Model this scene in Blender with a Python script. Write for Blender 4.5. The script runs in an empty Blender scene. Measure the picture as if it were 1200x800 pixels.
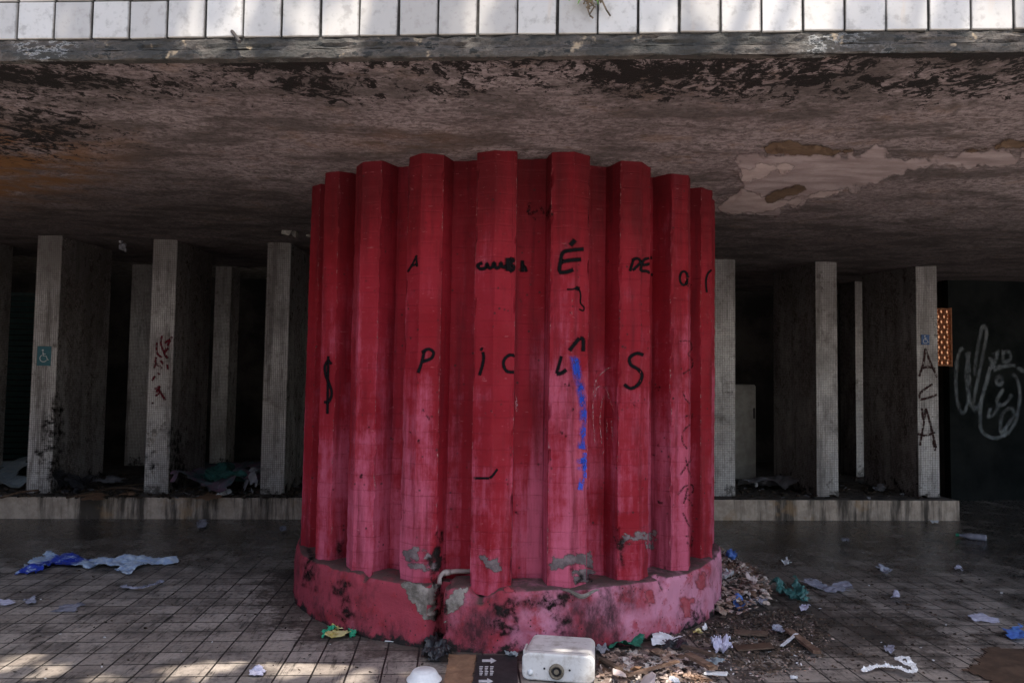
import bpy, bmesh, math, random
from mathutils import Vector, Matrix, noise as mn
from mathutils.bvhtree import BVHTree
R = math.radians
sc = bpy.context.scene
COL = sc.collection
random.seed(7)

# ------------------------------------------------------------------ camera
F = 900.0; CX, CY = 600.0, 400.0          # focal length and centre, in pixels of the 1200x800 photograph
H = 1.70
PITCH = math.atan(48/900); ROLL = 0.0147
fw = Vector((0, math.cos(PITCH), math.sin(PITCH)))
u0 = Vector((0, -math.sin(PITCH), math.cos(PITCH)))
r0 = Vector((1, 0, 0))
rt = r0*math.cos(ROLL) + u0*math.sin(ROLL)
up = u0*math.cos(ROLL) - r0*math.sin(ROLL)
EYE = Vector((0, 0, H))
cd = bpy.data.cameras.new('camera'); cam = bpy.data.objects.new('camera', cd); COL.objects.link(cam)
cam.matrix_world = Matrix(((rt.x, up.x, -fw.x, 0), (rt.y, up.y, -fw.y, 0), (rt.z, up.z, -fw.z, H), (0, 0, 0, 1)))
cd.sensor_width = 36; cd.lens = F/1200*36; cd.clip_start = 0.05; cd.clip_end = 500
sc.camera = cam

# ------------------------------------------------------------------ light
SUN_EL, SUN_AZ = R(67.5), R(9)      # sun behind the viewpoint, a little to the right; azimuth measured from -Y towards +X
sd = Vector((math.sin(SUN_AZ)*math.cos(SUN_EL), -math.cos(SUN_AZ)*math.cos(SUN_EL), math.sin(SUN_EL)))  # towards the sun
w = bpy.data.worlds.new('World'); sc.world = w; w.use_nodes = True
wn = w.node_tree; bg = wn.nodes['Background']
sky = wn.nodes.new('ShaderNodeTexSky'); sky.sky_type = 'NISHITA'; sky.sun_disc = False
sky.sun_elevation = SUN_EL; sky.sun_rotation = math.atan2(sd.x, sd.y)
sky.air_density = 1.0; sky.dust_density = 2.5; sky.ozone_density = 0.6
wn.links.new(sky.outputs[0], bg.inputs[0]); bg.inputs[1].default_value = 0.15
sl = bpy.data.lights.new('sun', 'SUN'); so = bpy.data.objects.new('sun', sl); COL.objects.link(so)
sl.energy = 3.2; sl.angle = R(0.53); sl.color = (1, 0.93, 0.82)
so.location = sd*30; so.rotation_euler = (-sd).to_track_quat('-Z', 'Y').to_euler()
vs = sc.view_settings; vs.view_transform = 'Standard'; vs.look = 'None'; vs.gamma = 1; vs.use_curve_mapping = False
vs.exposure = 1.5
sc.cycles.use_denoising = True
sc.cycles.max_bounces = 8; sc.cycles.diffuse_bounces = 5; sc.cycles.glossy_bounces = 3
sc.cycles.sample_clamp_indirect = 8

# ------------------------------------------------------------------ pixel helpers (photograph pixels -> rays)
def ray(px, py):
    return (fw + rt*((px-CX)/F) - up*((py-CY)/F)).normalized()
def onz(px, py, z=0.0):
    d = ray(px, py); return EYE + d*((z-H)/d.z)
def ony(px, py, y):
    d = ray(px, py); return EYE + d*(y/d.y)
def proj(p):
    v = Vector(p)-EYE; z = v.dot(fw)
    return (CX+F*v.dot(rt)/z, CY-F*v.dot(up)/z)

# ------------------------------------------------------------------ node helpers
class NT:
    def __init__(s, name):
        s.m = bpy.data.materials.new(name); s.m.use_nodes = True; s.t = s.m.node_tree
        s.b = s.t.nodes['Principled BSDF']
    def put(s, sock, v):
        if v is None: return
        if isinstance(v, bpy.types.NodeSocket): s.t.links.new(v, sock)
        elif isinstance(v, (tuple, list)):
            if len(sock.default_value) == 4 and len(v) == 3: v = (*v, 1)
            sock.default_value = v
        else:
            try: sock.default_value = v
            except TypeError: sock.default_value = (v, v, v, 1) if len(sock.default_value) == 4 else (v, v, v)
    def n(s, t, **pr):
        nd = s.t.nodes.new('ShaderNode'+t)
        for k, v in pr.items(): setattr(nd, k, v)
        return nd
    def pos(s): return s.n('NewGeometry').outputs['Position']
    def obj(s): return s.n('TexCoord').outputs['Object']
    def rnd(s): return s.n('ObjectInfo').outputs['Random']
    def mapv(s, v, sc=(1, 1, 1), loc=(0, 0, 0), rot=(0, 0, 0)):
        nd = s.n('Mapping'); s.put(nd.inputs[0], v); nd.inputs[1].default_value = loc; nd.inputs[2].default_value = rot; nd.inputs[3].default_value = sc
        return nd.outputs[0]
    def noise(s, v, scale, det=5, rough=.6, dist=0, w=None):
        nd = s.n('TexNoise'); s.put(nd.inputs['Vector'], v); nd.inputs['Scale'].default_value = scale
        nd.inputs['Detail'].default_value = det; nd.inputs['Roughness'].default_value = rough; nd.inputs['Distortion'].default_value = dist
        return nd.outputs[0]
    def vor(s, v, scale, feat='F1', out=0):
        nd = s.n('TexVoronoi'); nd.feature = feat; s.put(nd.inputs['Vector'], v); nd.inputs['Scale'].default_value = scale
        return nd.outputs[out]
    def rng(s, f, a, b, c=0., d=1.):
        nd = s.n('MapRange'); nd.interpolation_type = 'SMOOTHSTEP'; s.put(nd.inputs[0], f)
        for i, v in enumerate((a, b, c, d)): nd.inputs[i+1].default_value = v
        return nd.outputs[0]
    def mix(s, f, a, b, blend='MIX'):
        nd = s.n('Mix', data_type='RGBA', blend_type=blend); s.put(nd.inputs[0], f); s.put(nd.inputs[6], a); s.put(nd.inputs[7], b)
        return nd.outputs[2]
    def op(s, o, a, b=None, c=None):
        nd = s.n('Math', operation=o); s.put(nd.inputs[0], a)
        if b is not None: s.put(nd.inputs[1], b)
        if c is not None: s.put(nd.inputs[2], c)
        return nd.outputs[0]
    def sep(s, v):
        nd = s.n('SeparateXYZ'); s.put(nd.inputs[0], v); return nd.outputs
    def comb(s, x, y, z):
        nd = s.n('CombineXYZ'); s.put(nd.inputs[0], x); s.put(nd.inputs[1], y); s.put(nd.inputs[2], z); return nd.outputs[0]
    def brick(s, v, bw, rh, mort=.01, off=0., smooth=.1):
        nd = s.n('TexBrick'); nd.offset = off; nd.offset_frequency = 2; nd.squash = 1
        s.put(nd.inputs['Vector'], v); nd.inputs['Scale'].default_value = 1
        nd.inputs['Brick Width'].default_value = bw; nd.inputs['Row Height'].default_value = rh
        nd.inputs['Mortar Size'].default_value = mort; nd.inputs['Mortar Smooth'].default_value = smooth
        nd.inputs['Color1'].default_value = (0, 0, 0, 1); nd.inputs['Color2'].default_value = (1, 1, 1, 1); nd.inputs['Mortar'].default_value = (.5, .5, .5, 1)
        return nd.outputs          # Color (random grey per tile), Fac (1 in the joint)
    def attr(s, name):
        nd = s.n('Attribute'); nd.attribute_name = name; return nd.outputs['Fac']
    def bump(s, h, st=.5, dist=.01, nrm=None):
        nd = s.n('Bump'); nd.inputs['Strength'].default_value = st; nd.inputs['Distance'].default_value = dist
        s.put(nd.inputs['Height'], h); s.put(nd.inputs['Normal'], nrm); return nd.outputs[0]
    def out(s, col, rough=.8, bump=None, spec=.4, **kw):
        s.put(s.b.inputs['Base Color'], col); s.put(s.b.inputs['Roughness'], rough)
        s.b.inputs['Specular IOR Level'].default_value = spec
        if bump is not None: s.put(s.b.inputs['Normal'], bump)
        for k, v in kw.items(): s.put(s.b.inputs[k.replace('_', ' ')], v)
        return s.m

def cut(g, m):                        # the ragged outline of a patch comes from its own 'a' attribute
    tr = g.n('BsdfTransparent'); mx_ = g.n('MixShader'); g.put(mx_.inputs[0], g.attr('a'))
    g.t.links.new(tr.outputs[0], mx_.inputs[1]); g.t.links.new(g.b.outputs[0], mx_.inputs[2])
    g.t.links.new(mx_.outputs[0], g.t.nodes['Material Output'].inputs[0]); return m
def simple(name, c1, c2, scale=30, rough=.6, bst=.3, bd=.004, spec=.4, cutout=False):
    g = NT(name); v = g.obj(); f = g.noise(v, scale, 5, .65)
    f2 = g.noise(v, scale*5, 3, .6)
    m = g.out(g.mix(g.rng(f, .35, .65), c1, c2), rough, g.bump(f2, bst, bd), spec)
    return cut(g, m) if cutout else m

M = {}
def build_materials():
    # ---- red painted block shaft
    g = NT('red_painted_block'); v = g.obj(); x, y, z = g.sep(v)
    ang = g.op('ARCTAN2', x, g.op('MULTIPLY', y, -1.)); uu = g.op('MULTIPLY', ang, 1.7)
    br = g.brick(g.comb(uu, z, 0.), 90., .105, .0045, 0., .5)
    big = g.noise(v, 1.6, 5, .62); mid = g.noise(v, 7, 6, .65); fine = g.noise(v, 60, 4, .7)
    streak = g.noise(g.mapv(v, (9, 9, .8)), 1., 5, .65)
    c = g.mix(g.rng(big, .3, .7), (.22, .009, .016), (.29, .018, .032))
    vst = g.noise(g.mapv(v, (5, 5, .45)), 1., 6, .72); mot = g.noise(g.mapv(v, (1, 1, .7)), 13, 7, .78); rib = g.noise(g.comb(g.op('FLOOR', g.op('MULTIPLY_ADD', g.op('ADD', ang, .0665), 21/6.28318, .5)), 3.3, 0.), 1.7, 1, .5)
    wn2 = g.n('TexWhiteNoise', noise_dimensions='2D'); g.put(wn2.inputs[0], g.comb(g.op('FLOOR', g.op('DIVIDE', z, .105)), g.op('FLOOR', g.op('MULTIPLY_ADD', g.op('ADD', ang, .0665), 21/6.28318, .5)), 0.)); blk = wn2.outputs[0]
    ck = g.op('ADD', g.rng(z, 3.0, .4, -.13, .31), g.op('MULTIPLY', g.op('SUBTRACT', blk, .5), .085)); ck = g.op('ADD', ck, g.op('ADD', g.op('MULTIPLY', g.op('SUBTRACT', big, .5), 1.0), g.op('MULTIPLY', g.op('SUBTRACT', vst, .5), 1.9)))  # chalky fade grows downward; also stands for light falling off upward
    ck = g.op('ADD', ck, g.op('MULTIPLY', g.op('SUBTRACT', rib, .5), .7))
    ck = g.op('ADD', ck, g.op('MULTIPLY', g.op('SUBTRACT', mot, .5), .85))
    c = g.mix(g.op('MULTIPLY', g.rng(ck, .0, .62), .85), c, (.50, .11, .18))
    c = g.mix(g.op('MULTIPLY', g.rng(mot, .56, .68), .5), c, (.15, .012, .02))
    c = g.mix(g.op('MULTIPLY', g.rng(streak, .47, .70), .72), c, (.12, .010, .016))      # grimy runs
    soot_shade = g.op('ADD', z, g.op('MULTIPLY', g.op('SUBTRACT', g.noise(g.mapv(v, (6, 6, 1.2)), 1., 5, .7), .5), 1.5)); c = g.mix(g.rng(soot_shade, 2.3, 3.3, 0., .75), c, (.06, .006, .008))  # top darkened: some dirt, plus the light falloff under the slab painted in
    # fresher repaint near the foot, ragged top
    rep = g.op('ADD', z, g.op('MULTIPLY', g.op('SUBTRACT', g.noise(g.mapv(v, (2.2, 2.2, .2)), 1., 2, .5), .5), .9))
    c = g.mix(g.rng(rep, .28, .25, 0., .55), c, (.36, .018, .034))
    sp = g.vor(v, 17); spm = g.op('MULTIPLY', g.rng(sp, .2, .1), g.rng(mid, .5, .6))
    c = g.mix(g.op('MULTIPLY', spm, .8), c, (.05, .02, .02))
    scr = g.noise(g.mapv(v, (14, 14, 60)), 1., 3, .7)
    c = g.mix(g.op('MULTIPLY', g.rng(scr, .66, .74), .35), c, (.5, .2, .22))
    c = g.mix(g.op('MULTIPLY', br['Fac'], g.rng(mid, .4, .6, .02, .28)), c, (.13, .01, .016))
    ew = g.rng(g.op('ADD', g.attr('edge'), g.op('MULTIPLY', g.op('SUBTRACT', g.noise(v, 22, 5, .7), .5), 2.6)), .95, 1.25); c = g.mix(g.op('MULTIPLY', ew, .8), c, g.mix(g.rng(fine, .4, .6), (.09, .03, .033), (.36, .20, .20)))
    h = g.op('ADD', g.op('MULTIPLY', br['Fac'], -.45), g.op('ADD', g.op('MULTIPLY', fine, .5), mid))
    M['red'] = g.out(c, g.rng(mid, .3, .7, .55, .8), g.bump(h, .5, .006), .12)
    # ---- pedestal: worn pink paint over render
    g = NT('worn_pink_render'); v = g.obj(); x, y, z = g.sep(v)
    big = g.noise(v, 2.3, 5, .6); mid = g.noise(v, 8, 6, .7); fine = g.noise(v, 55, 5, .7)
    c = g.mix(g.rng(g.op('ADD', big, g.op('MULTIPLY', g.op('SUBTRACT', x, .5), .13)), .38, .66), (.30, .045, .066), (.54, .22, .31))
    c = g.mix(g.op('MULTIPLY', g.rng(mid, .5, .68), .75), c, (.33, .03, .04))
    mold = g.noise(g.mapv(v, (1, 1, .55), (3.1, 1, 0)), 2.4, 7, .72)
    c = g.mix(g.op('MULTIPLY', g.rng(mold, .47, .66), .9), c, (.022, .014, .015))
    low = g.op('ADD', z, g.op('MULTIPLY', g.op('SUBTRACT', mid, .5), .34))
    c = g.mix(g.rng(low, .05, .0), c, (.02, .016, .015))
    nz = g.sep(g.n('NewGeometry').outputs['Normal'])[2]
    c = g.mix(g.op('MULTIPLY', g.rng(nz, .55, .85), g.rng(mid, .3, .55, .5, .95)), c, (.075, .05, .045))   # dirt lying on top
    sp = g.vor(v, 30); c = g.mix(g.op('MULTIPLY', g.rng(sp, .2, .1), g.rng(mid, .45, .55)), c, (.04, .02, .02))
    h = g.op('ADD', g.op('MULTIPLY', fine, .5), g.op('MULTIPLY', mid, 1.3))
    M['pedestal'] = g.out(c, .78, g.bump(h, .6, .012), .15)
    # ---- soffit plaster
    g = NT('stained_soffit_plaster'); v = g.pos(); x, y, z = g.sep(v)
    comb_ = g.noise(g.mapv(v, (8, 13, 8), rot=(0, 0, R(-5))), 2.2, 7, .75)
    big = g.noise(v, .9, 6, .62); mid = g.noise(v, 4, 6, .65); fine = g.noise(g.mapv(v, (24, 25, 24)), 1., 6, .8, .3)
    c = g.mix(g.rng(big, .35, .65), (.38, .302, .30), (.52, .425, .425))
    c = g.mix(g.op('MULTIPLY', g.rng(comb_, .40, .62), .75), c, (.17, .128, .125))
    c = g.mix(g.op('MULTIPLY', g.rng(fine, .48, .60), .8), c, (.10, .075, .072)); c = g.mix(g.op('MULTIPLY', g.rng(fine, .42, .34), .6), c, (.58, .48, .48))
    c = g.mix(g.op('MULTIPLY', g.rng(mid, .54, .68), .45), c, (.30, .19, .13)); c = g.mix(g.op('MULTIPLY', g.rng(g.noise(g.mapv(v, (.8, 1.6, 1)), 1.7, 6, .72), .46, .60), .72), c, (.095, .076, .07))
    c = g.mix(g.op('MULTIPLY', g.attr('brown'), g.rng(g.noise(v, 3, 6, .7), .35, .6)), c, (.30, .14, .055))
    c = g.mix(g.op('MULTIPLY', g.op('MULTIPLY', g.attr('soot_shade'), g.rng(mid, .25, .6, .98, .66)), .9), c, (.035, .027, .024))  # rear darkening: soot stain plus the unlit dark put into the colour
    mo = g.noise(g.mapv(v, (11, 9, 11)), 1., 7, .74, .8)
    thr = g.op('SUBTRACT', g.op('ADD', g.op('MULTIPLY_ADD', g.noise(v, 34, 4, .7), .34, g.op('MULTIPLY', mo, .83)), g.op('MULTIPLY', g.attr('mold'), .32)), .728)
    c = g.mix(g.rng(thr, .0, .05), c, (.016, .012, .011))
    h = g.op('ADD', g.op('MULTIPLY', fine, .5), g.op('ADD', comb_, mid))
    M['soffit'] = g.out(c, .85, g.bump(h, 1., .04), .25)
    # ---- bare patch in the soffit
    g = NT('smooth_bare_plaster'); v = g.pos()
    f = g.noise(g.mapv(v, (1, 3, 1)), 2.2, 6, .65); f2 = g.noise(v, 28, 5, .7)
    c = g.mix(g.rng(f, .4, .62), (.30, .235, .23), (.42, .345, .34)); c = g.mix(g.op('MULTIPLY', g.rng(f2, .5, .7), .35), c, (.2, .14, .12))
    M['bare'] = cut(g, g.out(c, .8, g.bump(f2, .5, .008), .25))
    M['pale_flake'] = simple('pale_flake', (.55, .46, .44), (.45, .36, .34), 12, .85, .3, .003)
    M['flake_edge'] = simple('pale_plaster_layer', (.50, .41, .39), (.40, .31, .29), 7, .85, .3, .003, cutout=True)
    M['rust'] = simple('brown_plaster', (.095, .058, .035), (.165, .105, .066), 9, .85, .6, .006, cutout=True)
    # ---- slab edge concrete
    g = NT('mouldy_edge_concrete'); v = g.obj()
    big = g.noise(g.mapv(v, (1, 1, 3)), 2.2, 6, .7); mid = g.noise(g.mapv(v, (1, 1, 2)), 14, 6, .72); fine = g.noise(v, 80, 4, .7)
    c = g.mix(g.rng(mid, .35, .65), (.05, .041, .035), (.14, .118, .102))
    c = g.mix(g.op('MULTIPLY', g.rng(big, .40, .58), .9), c, (.035, .033, .029)); c = g.mix(g.op('MULTIPLY', g.rng(g.noise(v, 1.1, 3, .6), .56, .66), g.rng(mid, .50, .58)), c, (.5, .49, .48))
    c = g.mix(g.op('MULTIPLY', g.rng(mid, .53, .60), .95), c, (.016, .017, .016))
    c = g.mix(g.op('MULTIPLY', g.rng(g.noise(v, 6, 4, .7), .62, .7), .7), c, (.5, .38, .25))
    M['edge'] = g.out(c, .75, g.bump(g.op('ADD', mid, g.op('MULTIPLY', fine, .6)), .9, .018), .4)
    M['lip'] = M['edge']
    # ---- white facade tile
    g = NT('weathered_white_tile'); v = g.obj()
    big = g.noise(v, 2.5, 6, .65); mid = g.noise(v, 16, 6, .7); run = g.noise(g.mapv(v, (11, 11, 1.2)), 1., 5, .7)
    tid = g.op('FLOOR', g.op('DIVIDE', g.sep(v)[0], .1795)); wn_ = g.n('TexWhiteNoise', noise_dimensions='1D'); g.put(wn_.inputs['W'], tid)
    c = g.mix(wn_.outputs[0], (.36, .337, .315), (.54, .515, .485))
    c = g.mix(g.op('MULTIPLY', g.rng(big, .5, .68), .45), c, (.42, .40, .37))
    c = g.mix(g.op('MULTIPLY', g.rng(mid, .50, .66), .6), c, (.27, .25, .23))
    c = g.mix(g.op('MULTIPLY', g.rng(run, .6, .74), .5), c, (.46, .37, .28))
    # grime creeping in from the joints
    ed = g.op('ABSOLUTE', g.op('SUBTRACT', g.op('FRACT', g.op('DIVIDE', g.sep(v)[0], .1795)), .5))
    c = g.mix(g.op('MULTIPLY', g.rng(g.op('ADD', ed, g.op('MULTIPLY', g.op('SUBTRACT', mid, .5), .12)), .44, .5), .75), c, (.12, .11, .1))
    M['tile'] = g.out(c, g.rng(mid, .3, .7, .25, .5), g.bump(mid, .15, .004), .5)
    M['joint'] = simple('black_joint', (.02, .02, .02), (.06, .055, .05), 30, .9)
    # ---- paving
    g = NT('grimy_floor_tile'); v = g.obj(); x, y, z = g.sep(v)
    wob = g.noise(v, 1.3, 2, .5)
    vv = g.comb(g.op('ADD', x, g.op('MULTIPLY', wob, .02)), g.op('ADD', y, g.op('MULTIPLY', wob, .015)), 0.)
    br = g.brick(vv, .2, .2, .0058, 0., .15); tid = g.sep(br['Color'])[0]
    big = g.noise(v, .55, 5, .6); mid = g.noise(v, 3.2, 6, .68); fine = g.noise(v, 26, 6, .75); grit = g.noise(v, 130, 3, .7)
    scr1 = g.noise(g.mapv(v, (40, 3, 1), rot=(0, 0, R(33))), 1., 5, .7); scr2 = g.noise(g.mapv(v, (3, 42, 1), rot=(0, 0, R(-20))), 1., 5, .7)
    c = g.mix(tid, (.235, .198, .172), (.37, .32, .28))
    c = g.mix(g.op('MULTIPLY', g.rng(mid, .42, .66), .7), c, (.072, .062, .057))
    c = g.mix(g.op('MULTIPLY', g.rng(fine, .5, .68), .55), c, (.045, .04, .036))
    c = g.mix(g.op('MULTIPLY', g.rng(scr1, .54, .62), g.rng(mid, .42, .55, .2, .85)), c, (.03, .026, .023))
    c = g.mix(g.op('MULTIPLY', g.rng(scr2, .6, .68), g.rng(big, .45, .6, .1, .6)), c, (.24, .215, .195))
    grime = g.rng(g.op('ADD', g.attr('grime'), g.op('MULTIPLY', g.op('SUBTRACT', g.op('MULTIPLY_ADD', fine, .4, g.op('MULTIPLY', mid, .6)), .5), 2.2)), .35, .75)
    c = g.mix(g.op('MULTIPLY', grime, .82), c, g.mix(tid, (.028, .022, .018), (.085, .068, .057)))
    wet = g.rng(g.op('ADD', g.attr('wet'), g.op('MULTIPLY', g.op('SUBTRACT', mid, .5), 1.5)), .35, .75)
    c = g.mix(g.op('MULTIPLY', wet, .38), c, (.035, .028, .023))
    jn = g.op('MULTIPLY', br['Fac'], g.rng(fine, .3, .5, .85, 1.))
    c = g.mix(jn, c, (.012, .011, .01))
    h = g.op('ADD', g.op('MULTIPLY', br['Fac'], -1.6), g.op('ADD', g.op('MULTIPLY', fine, .7), g.op('ADD', g.op('MULTIPLY', tid, .5), g.op('MULTIPLY', grit, .25))))
    ro = g.op('ADD', g.rng(fine, .3, .7, .40, .66), g.op('MULTIPLY', wet, -.30))
    M['floor'] = g.out(c, ro, g.bump(h, .55, .006), .4)
    # ---- mosaic pillar
    g = NT('mosaic_tile'); v = g.obj(); x, y, z = g.sep(v); rn = g.rnd()
    vv2 = g.n('VectorMath', operation='ADD'); g.put(vv2.inputs[0], v); off = g.comb(g.op('MULTIPLY', rn, 37.), g.op('MULTIPLY', rn, 11.), 0.); g.put(vv2.inputs[1], off); q = vv2.outputs[0]
    br = g.brick(g.comb(g.op('ADD', x, y), z, 0.), .0235, .0235, .0026, 0., .1); tid = g.sep(br['Color'])[0]
    big = g.noise(g.mapv(q, (1.6, 1.6, .8)), 1.1, 6, .65); mid = g.noise(q, 7, 6, .72); 
    lift = g.rng(z, .3, 2.9)
    c = g.mix(tid, (.50, .465, .45), (.66, .625, .605))
    c = g.mix(g.op('MULTIPLY', g.rng(big, .42, .64), .55), c, (.14, .115, .105))
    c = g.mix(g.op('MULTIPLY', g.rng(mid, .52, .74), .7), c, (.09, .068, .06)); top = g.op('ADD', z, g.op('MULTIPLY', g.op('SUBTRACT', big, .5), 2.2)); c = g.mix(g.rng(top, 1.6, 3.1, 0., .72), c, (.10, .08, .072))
    drip = g.noise(g.mapv(q, (7, 7, .55)), 1., 6, .72); c = g.mix(g.op('MULTIPLY', g.rng(drip, .50, .66), .75), c, (.075, .057, .05))
    miss = g.noise(q, 3.2, 7, .78); c = g.mix(g.op('MULTIPLY', g.rng(miss, .60, .63), .85), c, (.10, .082, .072))
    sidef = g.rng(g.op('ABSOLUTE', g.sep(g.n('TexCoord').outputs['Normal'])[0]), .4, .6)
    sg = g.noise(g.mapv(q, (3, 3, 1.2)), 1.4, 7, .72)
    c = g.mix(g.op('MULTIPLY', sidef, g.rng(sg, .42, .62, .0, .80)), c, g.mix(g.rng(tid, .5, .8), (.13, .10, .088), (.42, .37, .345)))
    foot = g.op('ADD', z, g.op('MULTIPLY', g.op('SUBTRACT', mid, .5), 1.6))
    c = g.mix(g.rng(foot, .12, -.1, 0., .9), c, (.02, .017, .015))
    c = g.mix(g.op('MULTIPLY', br['Fac'], .8), c, (.06, .05, .046))
    h = g.op('ADD', g.op('MULTIPLY', br['Fac'], -1.), g.op('MULTIPLY', tid, .6))
    M['mosaic'] = g.out(c, g.rng(mid, .35, .65, .22, .6), g.bump(h, .45, .003), .5)
    # ---- platform kerb
    g = NT('stained_kerb_concrete'); v = g.pos(); x, y, z = g.sep(v)
    run = g.noise(g.mapv(v, (3.5, 3.5, .35)), 1., 6, .7); mid = g.noise(v, 9, 6, .7)
    c = g.mix(g.rng(mid, .35, .65), (.38, .30, .24), (.54, .44, .36))
    c = g.mix(g.op('MULTIPLY', g.rng(run, .44, .60), .93), c, (.04, .032, .026))
    c = g.mix(g.op('MULTIPLY', g.rng(g.noise(v, 2.2, 4, .6), .58, .68), .6), c, (.33, .2, .1))
    nz = g.sep(g.n('NewGeometry').outputs['Normal'])[2]
    c = g.mix(g.rng(nz, .5, .8), c, g.mix(g.rng(mid, .35, .65), (.035, .03, .026), (.15, .125, .11)))
    M['kerb'] = g.out(c, .8, g.bump(mid, .6, .01), .3)
    # ---- other structure
    g = NT('blackened_wall_paint'); v = g.pos(); f = g.noise(v, 1.4, 6, .65); f2 = g.noise(v, 20, 5, .7)
    M['darkwall'] = g.out(g.mix(g.rng(f, .35, .65), (.005, .0065, .0065), (.014, .0155, .015)),   .9, g.bump(f2, .4, .006), .05)
    g = NT('sooty_plaster'); v = g.pos(); f = g.noise(v, 1.1, 6, .65); f2 = g.noise(v, 14, 5, .7)
    M['soot_shade'] = g.out(g.mix(g.rng(f, .38, .66), (.018, .016, .015), (.06, .052, .047)), .9, g.bump(f2, .5, .01), .2)
    g = NT('bare_concrete'); v = g.pos(); f = g.noise(v, 9, 6, .7); f2 = g.noise(v, 60, 5, .7)
    M['concrete'] = g.out(g.mix(g.rng(f, .35, .65), (.14, .12, .105), (.34, .31, .28)), .9, g.bump(g.op('ADD', f, f2), .8, .012), .25)
    g = NT('exposed_render'); v = g.pos(); f = g.noise(v, 9, 6, .7); f2 = g.noise(v, 60, 5, .7)
    M['concrete_patch'] = cut(g, g.out(g.mix(g.rng(f, .35, .65), (.11, .095, .08), (.32, .28, .25)), .9, g.bump(g.op('ADD', f, f2), .8, .012), .25))
    g = NT('grey_scrub'); v = g.pos(); f = g.noise(v, 12, 6, .7)
    M['greypaint'] = cut(g, g.out(g.mix(g.rng(f, .35, .65), (.10, .075, .077), (.20, .155, .158)), .85, g.bump(f, .5, .006), .25))
    M['redspot'] = simple('older_red_paint', (.30, .035, .05), (.36, .08, .10), 20, .8, cutout=True)
    # marker and spray
    def spray(name, c, lo, hi, sc_=22, mx=1.):
        g = NT(name); v = g.pos(); f = g.noise(v, sc_, 5, .7); g.out(c, .8, None, .08)
        tr = g.n('BsdfTransparent'); mx_ = g.n('MixShader'); g.put(mx_.inputs[0], g.op('MULTIPLY', g.rng(f, lo, hi, 0., mx), g.attr('a')))
        g.t.links.new(tr.outputs[0], mx_.inputs[1]); g.t.links.new(g.b.outputs[0], mx_.inputs[2])
        g.t.links.new(mx_.outputs[0], g.t.nodes['Material Output'].inputs[0]); return g.m
    M['marker'] = spray('black_marker_paint', (.007, .0065, .008), .12, .30, 40)
    M['marker_thin'] = spray('thin_pencil_line', (.06, .02, .022), .36, .6, 60, .85)
    M['bluespray'] = spray('blue_spray_paint', (.028, .075, .44), .36, .62, 13, .82)
    M['bluesoft'] = spray('blue_overspray', (.04, .11, .58), .30, .62, 26, .85)
    M['scratch'] = spray('pale_scratch', (.55, .3, .32), .4, .62, 40, .6)
    M['redmarker'] = spray('dark_red_spray', (.12, .012, .022), .34, .48, 26)
    M['darkspray'] = spray('dark_brown_spray', (.045, .02, .02), .36, .5, 24)
    M['whitespray'] = spray('pale_spray', (.34, .38, .40), .25, .70, 9, .42)
    M['blackmould'] = spray('black_mould', (.018, .014, .013), .40, .62, 13, .9)
    M['stain'] = spray('dark_run_stain', (.03, .012, .013), .44, .62, 20, .8)
    # litter
    M['white_plastic'] = simple('white_plastic', (.72, .72, .72), (.62, .62, .61), 20, .35, .1, .002)
    M['foam'] = simple('white_foam', (.80, .80, .80), (.74, .74, .74), 60, .6, .2, .001)
    g = NT('dirty_white_plastic'); v = g.obj(); f = g.noise(v, 9, 6, .7); f2 = g.noise(v, 45, 5, .7)
    c = g.mix(g.rng(f, .45, .7), (.66, .645, .62), (.40, .36, .32)); c = g.mix(g.op('MULTIPLY', g.rng(f2, .58, .7), .5), c, (.2, .17, .14))
    M['cistern'] = g.out(c, g.rng(f, .3, .7, .3, .55), g.bump(f2, .1, .002), .5)
    M['paper'] = simple('crumpled_paper', (.70, .70, .72), (.55, .55, .57), 25, .8)
    M['lav'] = simple('lavender_tissue', (.58, .57, .68), (.42, .41, .53), 30, .8)
    M['blue'] = simple('blue_film', (.06, .12, .42), (.10, .22, .55), 20, .4)
    g = NT('blue_and_white_film'); v = g.pos(); f = g.noise(g.mapv(v, (5, 9, 8)), 2.2, 5, .75); x = g.sep(v)[0]
    f = g.op('SUBTRACT', f, g.op('MULTIPLY', g.rng(g.op('ABSOLUTE', g.op('ADD', x, 4.03)), .26, .12), .22))
    f2 = g.noise(v, 24, 4, .6)
    M['bluewhite'] = g.out(g.mix(g.rng(f, .3, .42), (.02, .045, .36), g.mix(g.rng(f2, .4, .6), (.56, .64, .74), (.36, .48, .70))), .4, None, .5)
    M['teal'] = simple('teal_film', (.025, .085, .08), (.05, .16, .145), 18, .35)
    M['green'] = simple('green_cloth', (.012, .10, .06), (.02, .16, .10), 30, .85)
    M['brightgreen'] = simple('green_wrapper', (.01, .22, .12), (.02, .30, .16), 30, .35)
    M['yellow'] = simple('yellow_wrapper', (.45, .36, .10), (.58, .52, .28), 25, .4)
    M['black'] = simple('black_film', (.012, .012, .014), (.03, .03, .034), 25, .4)
    M['clear'] = simple('greyish_clear_film', (.22, .22, .27), (.32, .32, .38), 20, .25)
    M['card'] = simple('brown_card', (.26, .15, .09), (.20, .11, .065), 14, .85)
    M['wetcard'] = simple('soaked_brown_card', (.055, .034, .023), (.10, .062, .042), 8, .6)
    M['blackcard'] = simple('black_card', (.02, .019, .02), (.035, .033, .034), 20, .6)
    M['print'] = simple('white_print', (.6, .6, .62), (.5, .5, .52), 40, .7)
    M['wood'] = simple('splintered_wood', (.10, .055, .035), (.22, .14, .095), 16, .85, .6, .006)
    M['darkwood'] = simple('dark_wood', (.075, .05, .035), (.12, .08, .055), 16, .85, .6, .006)
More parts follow.
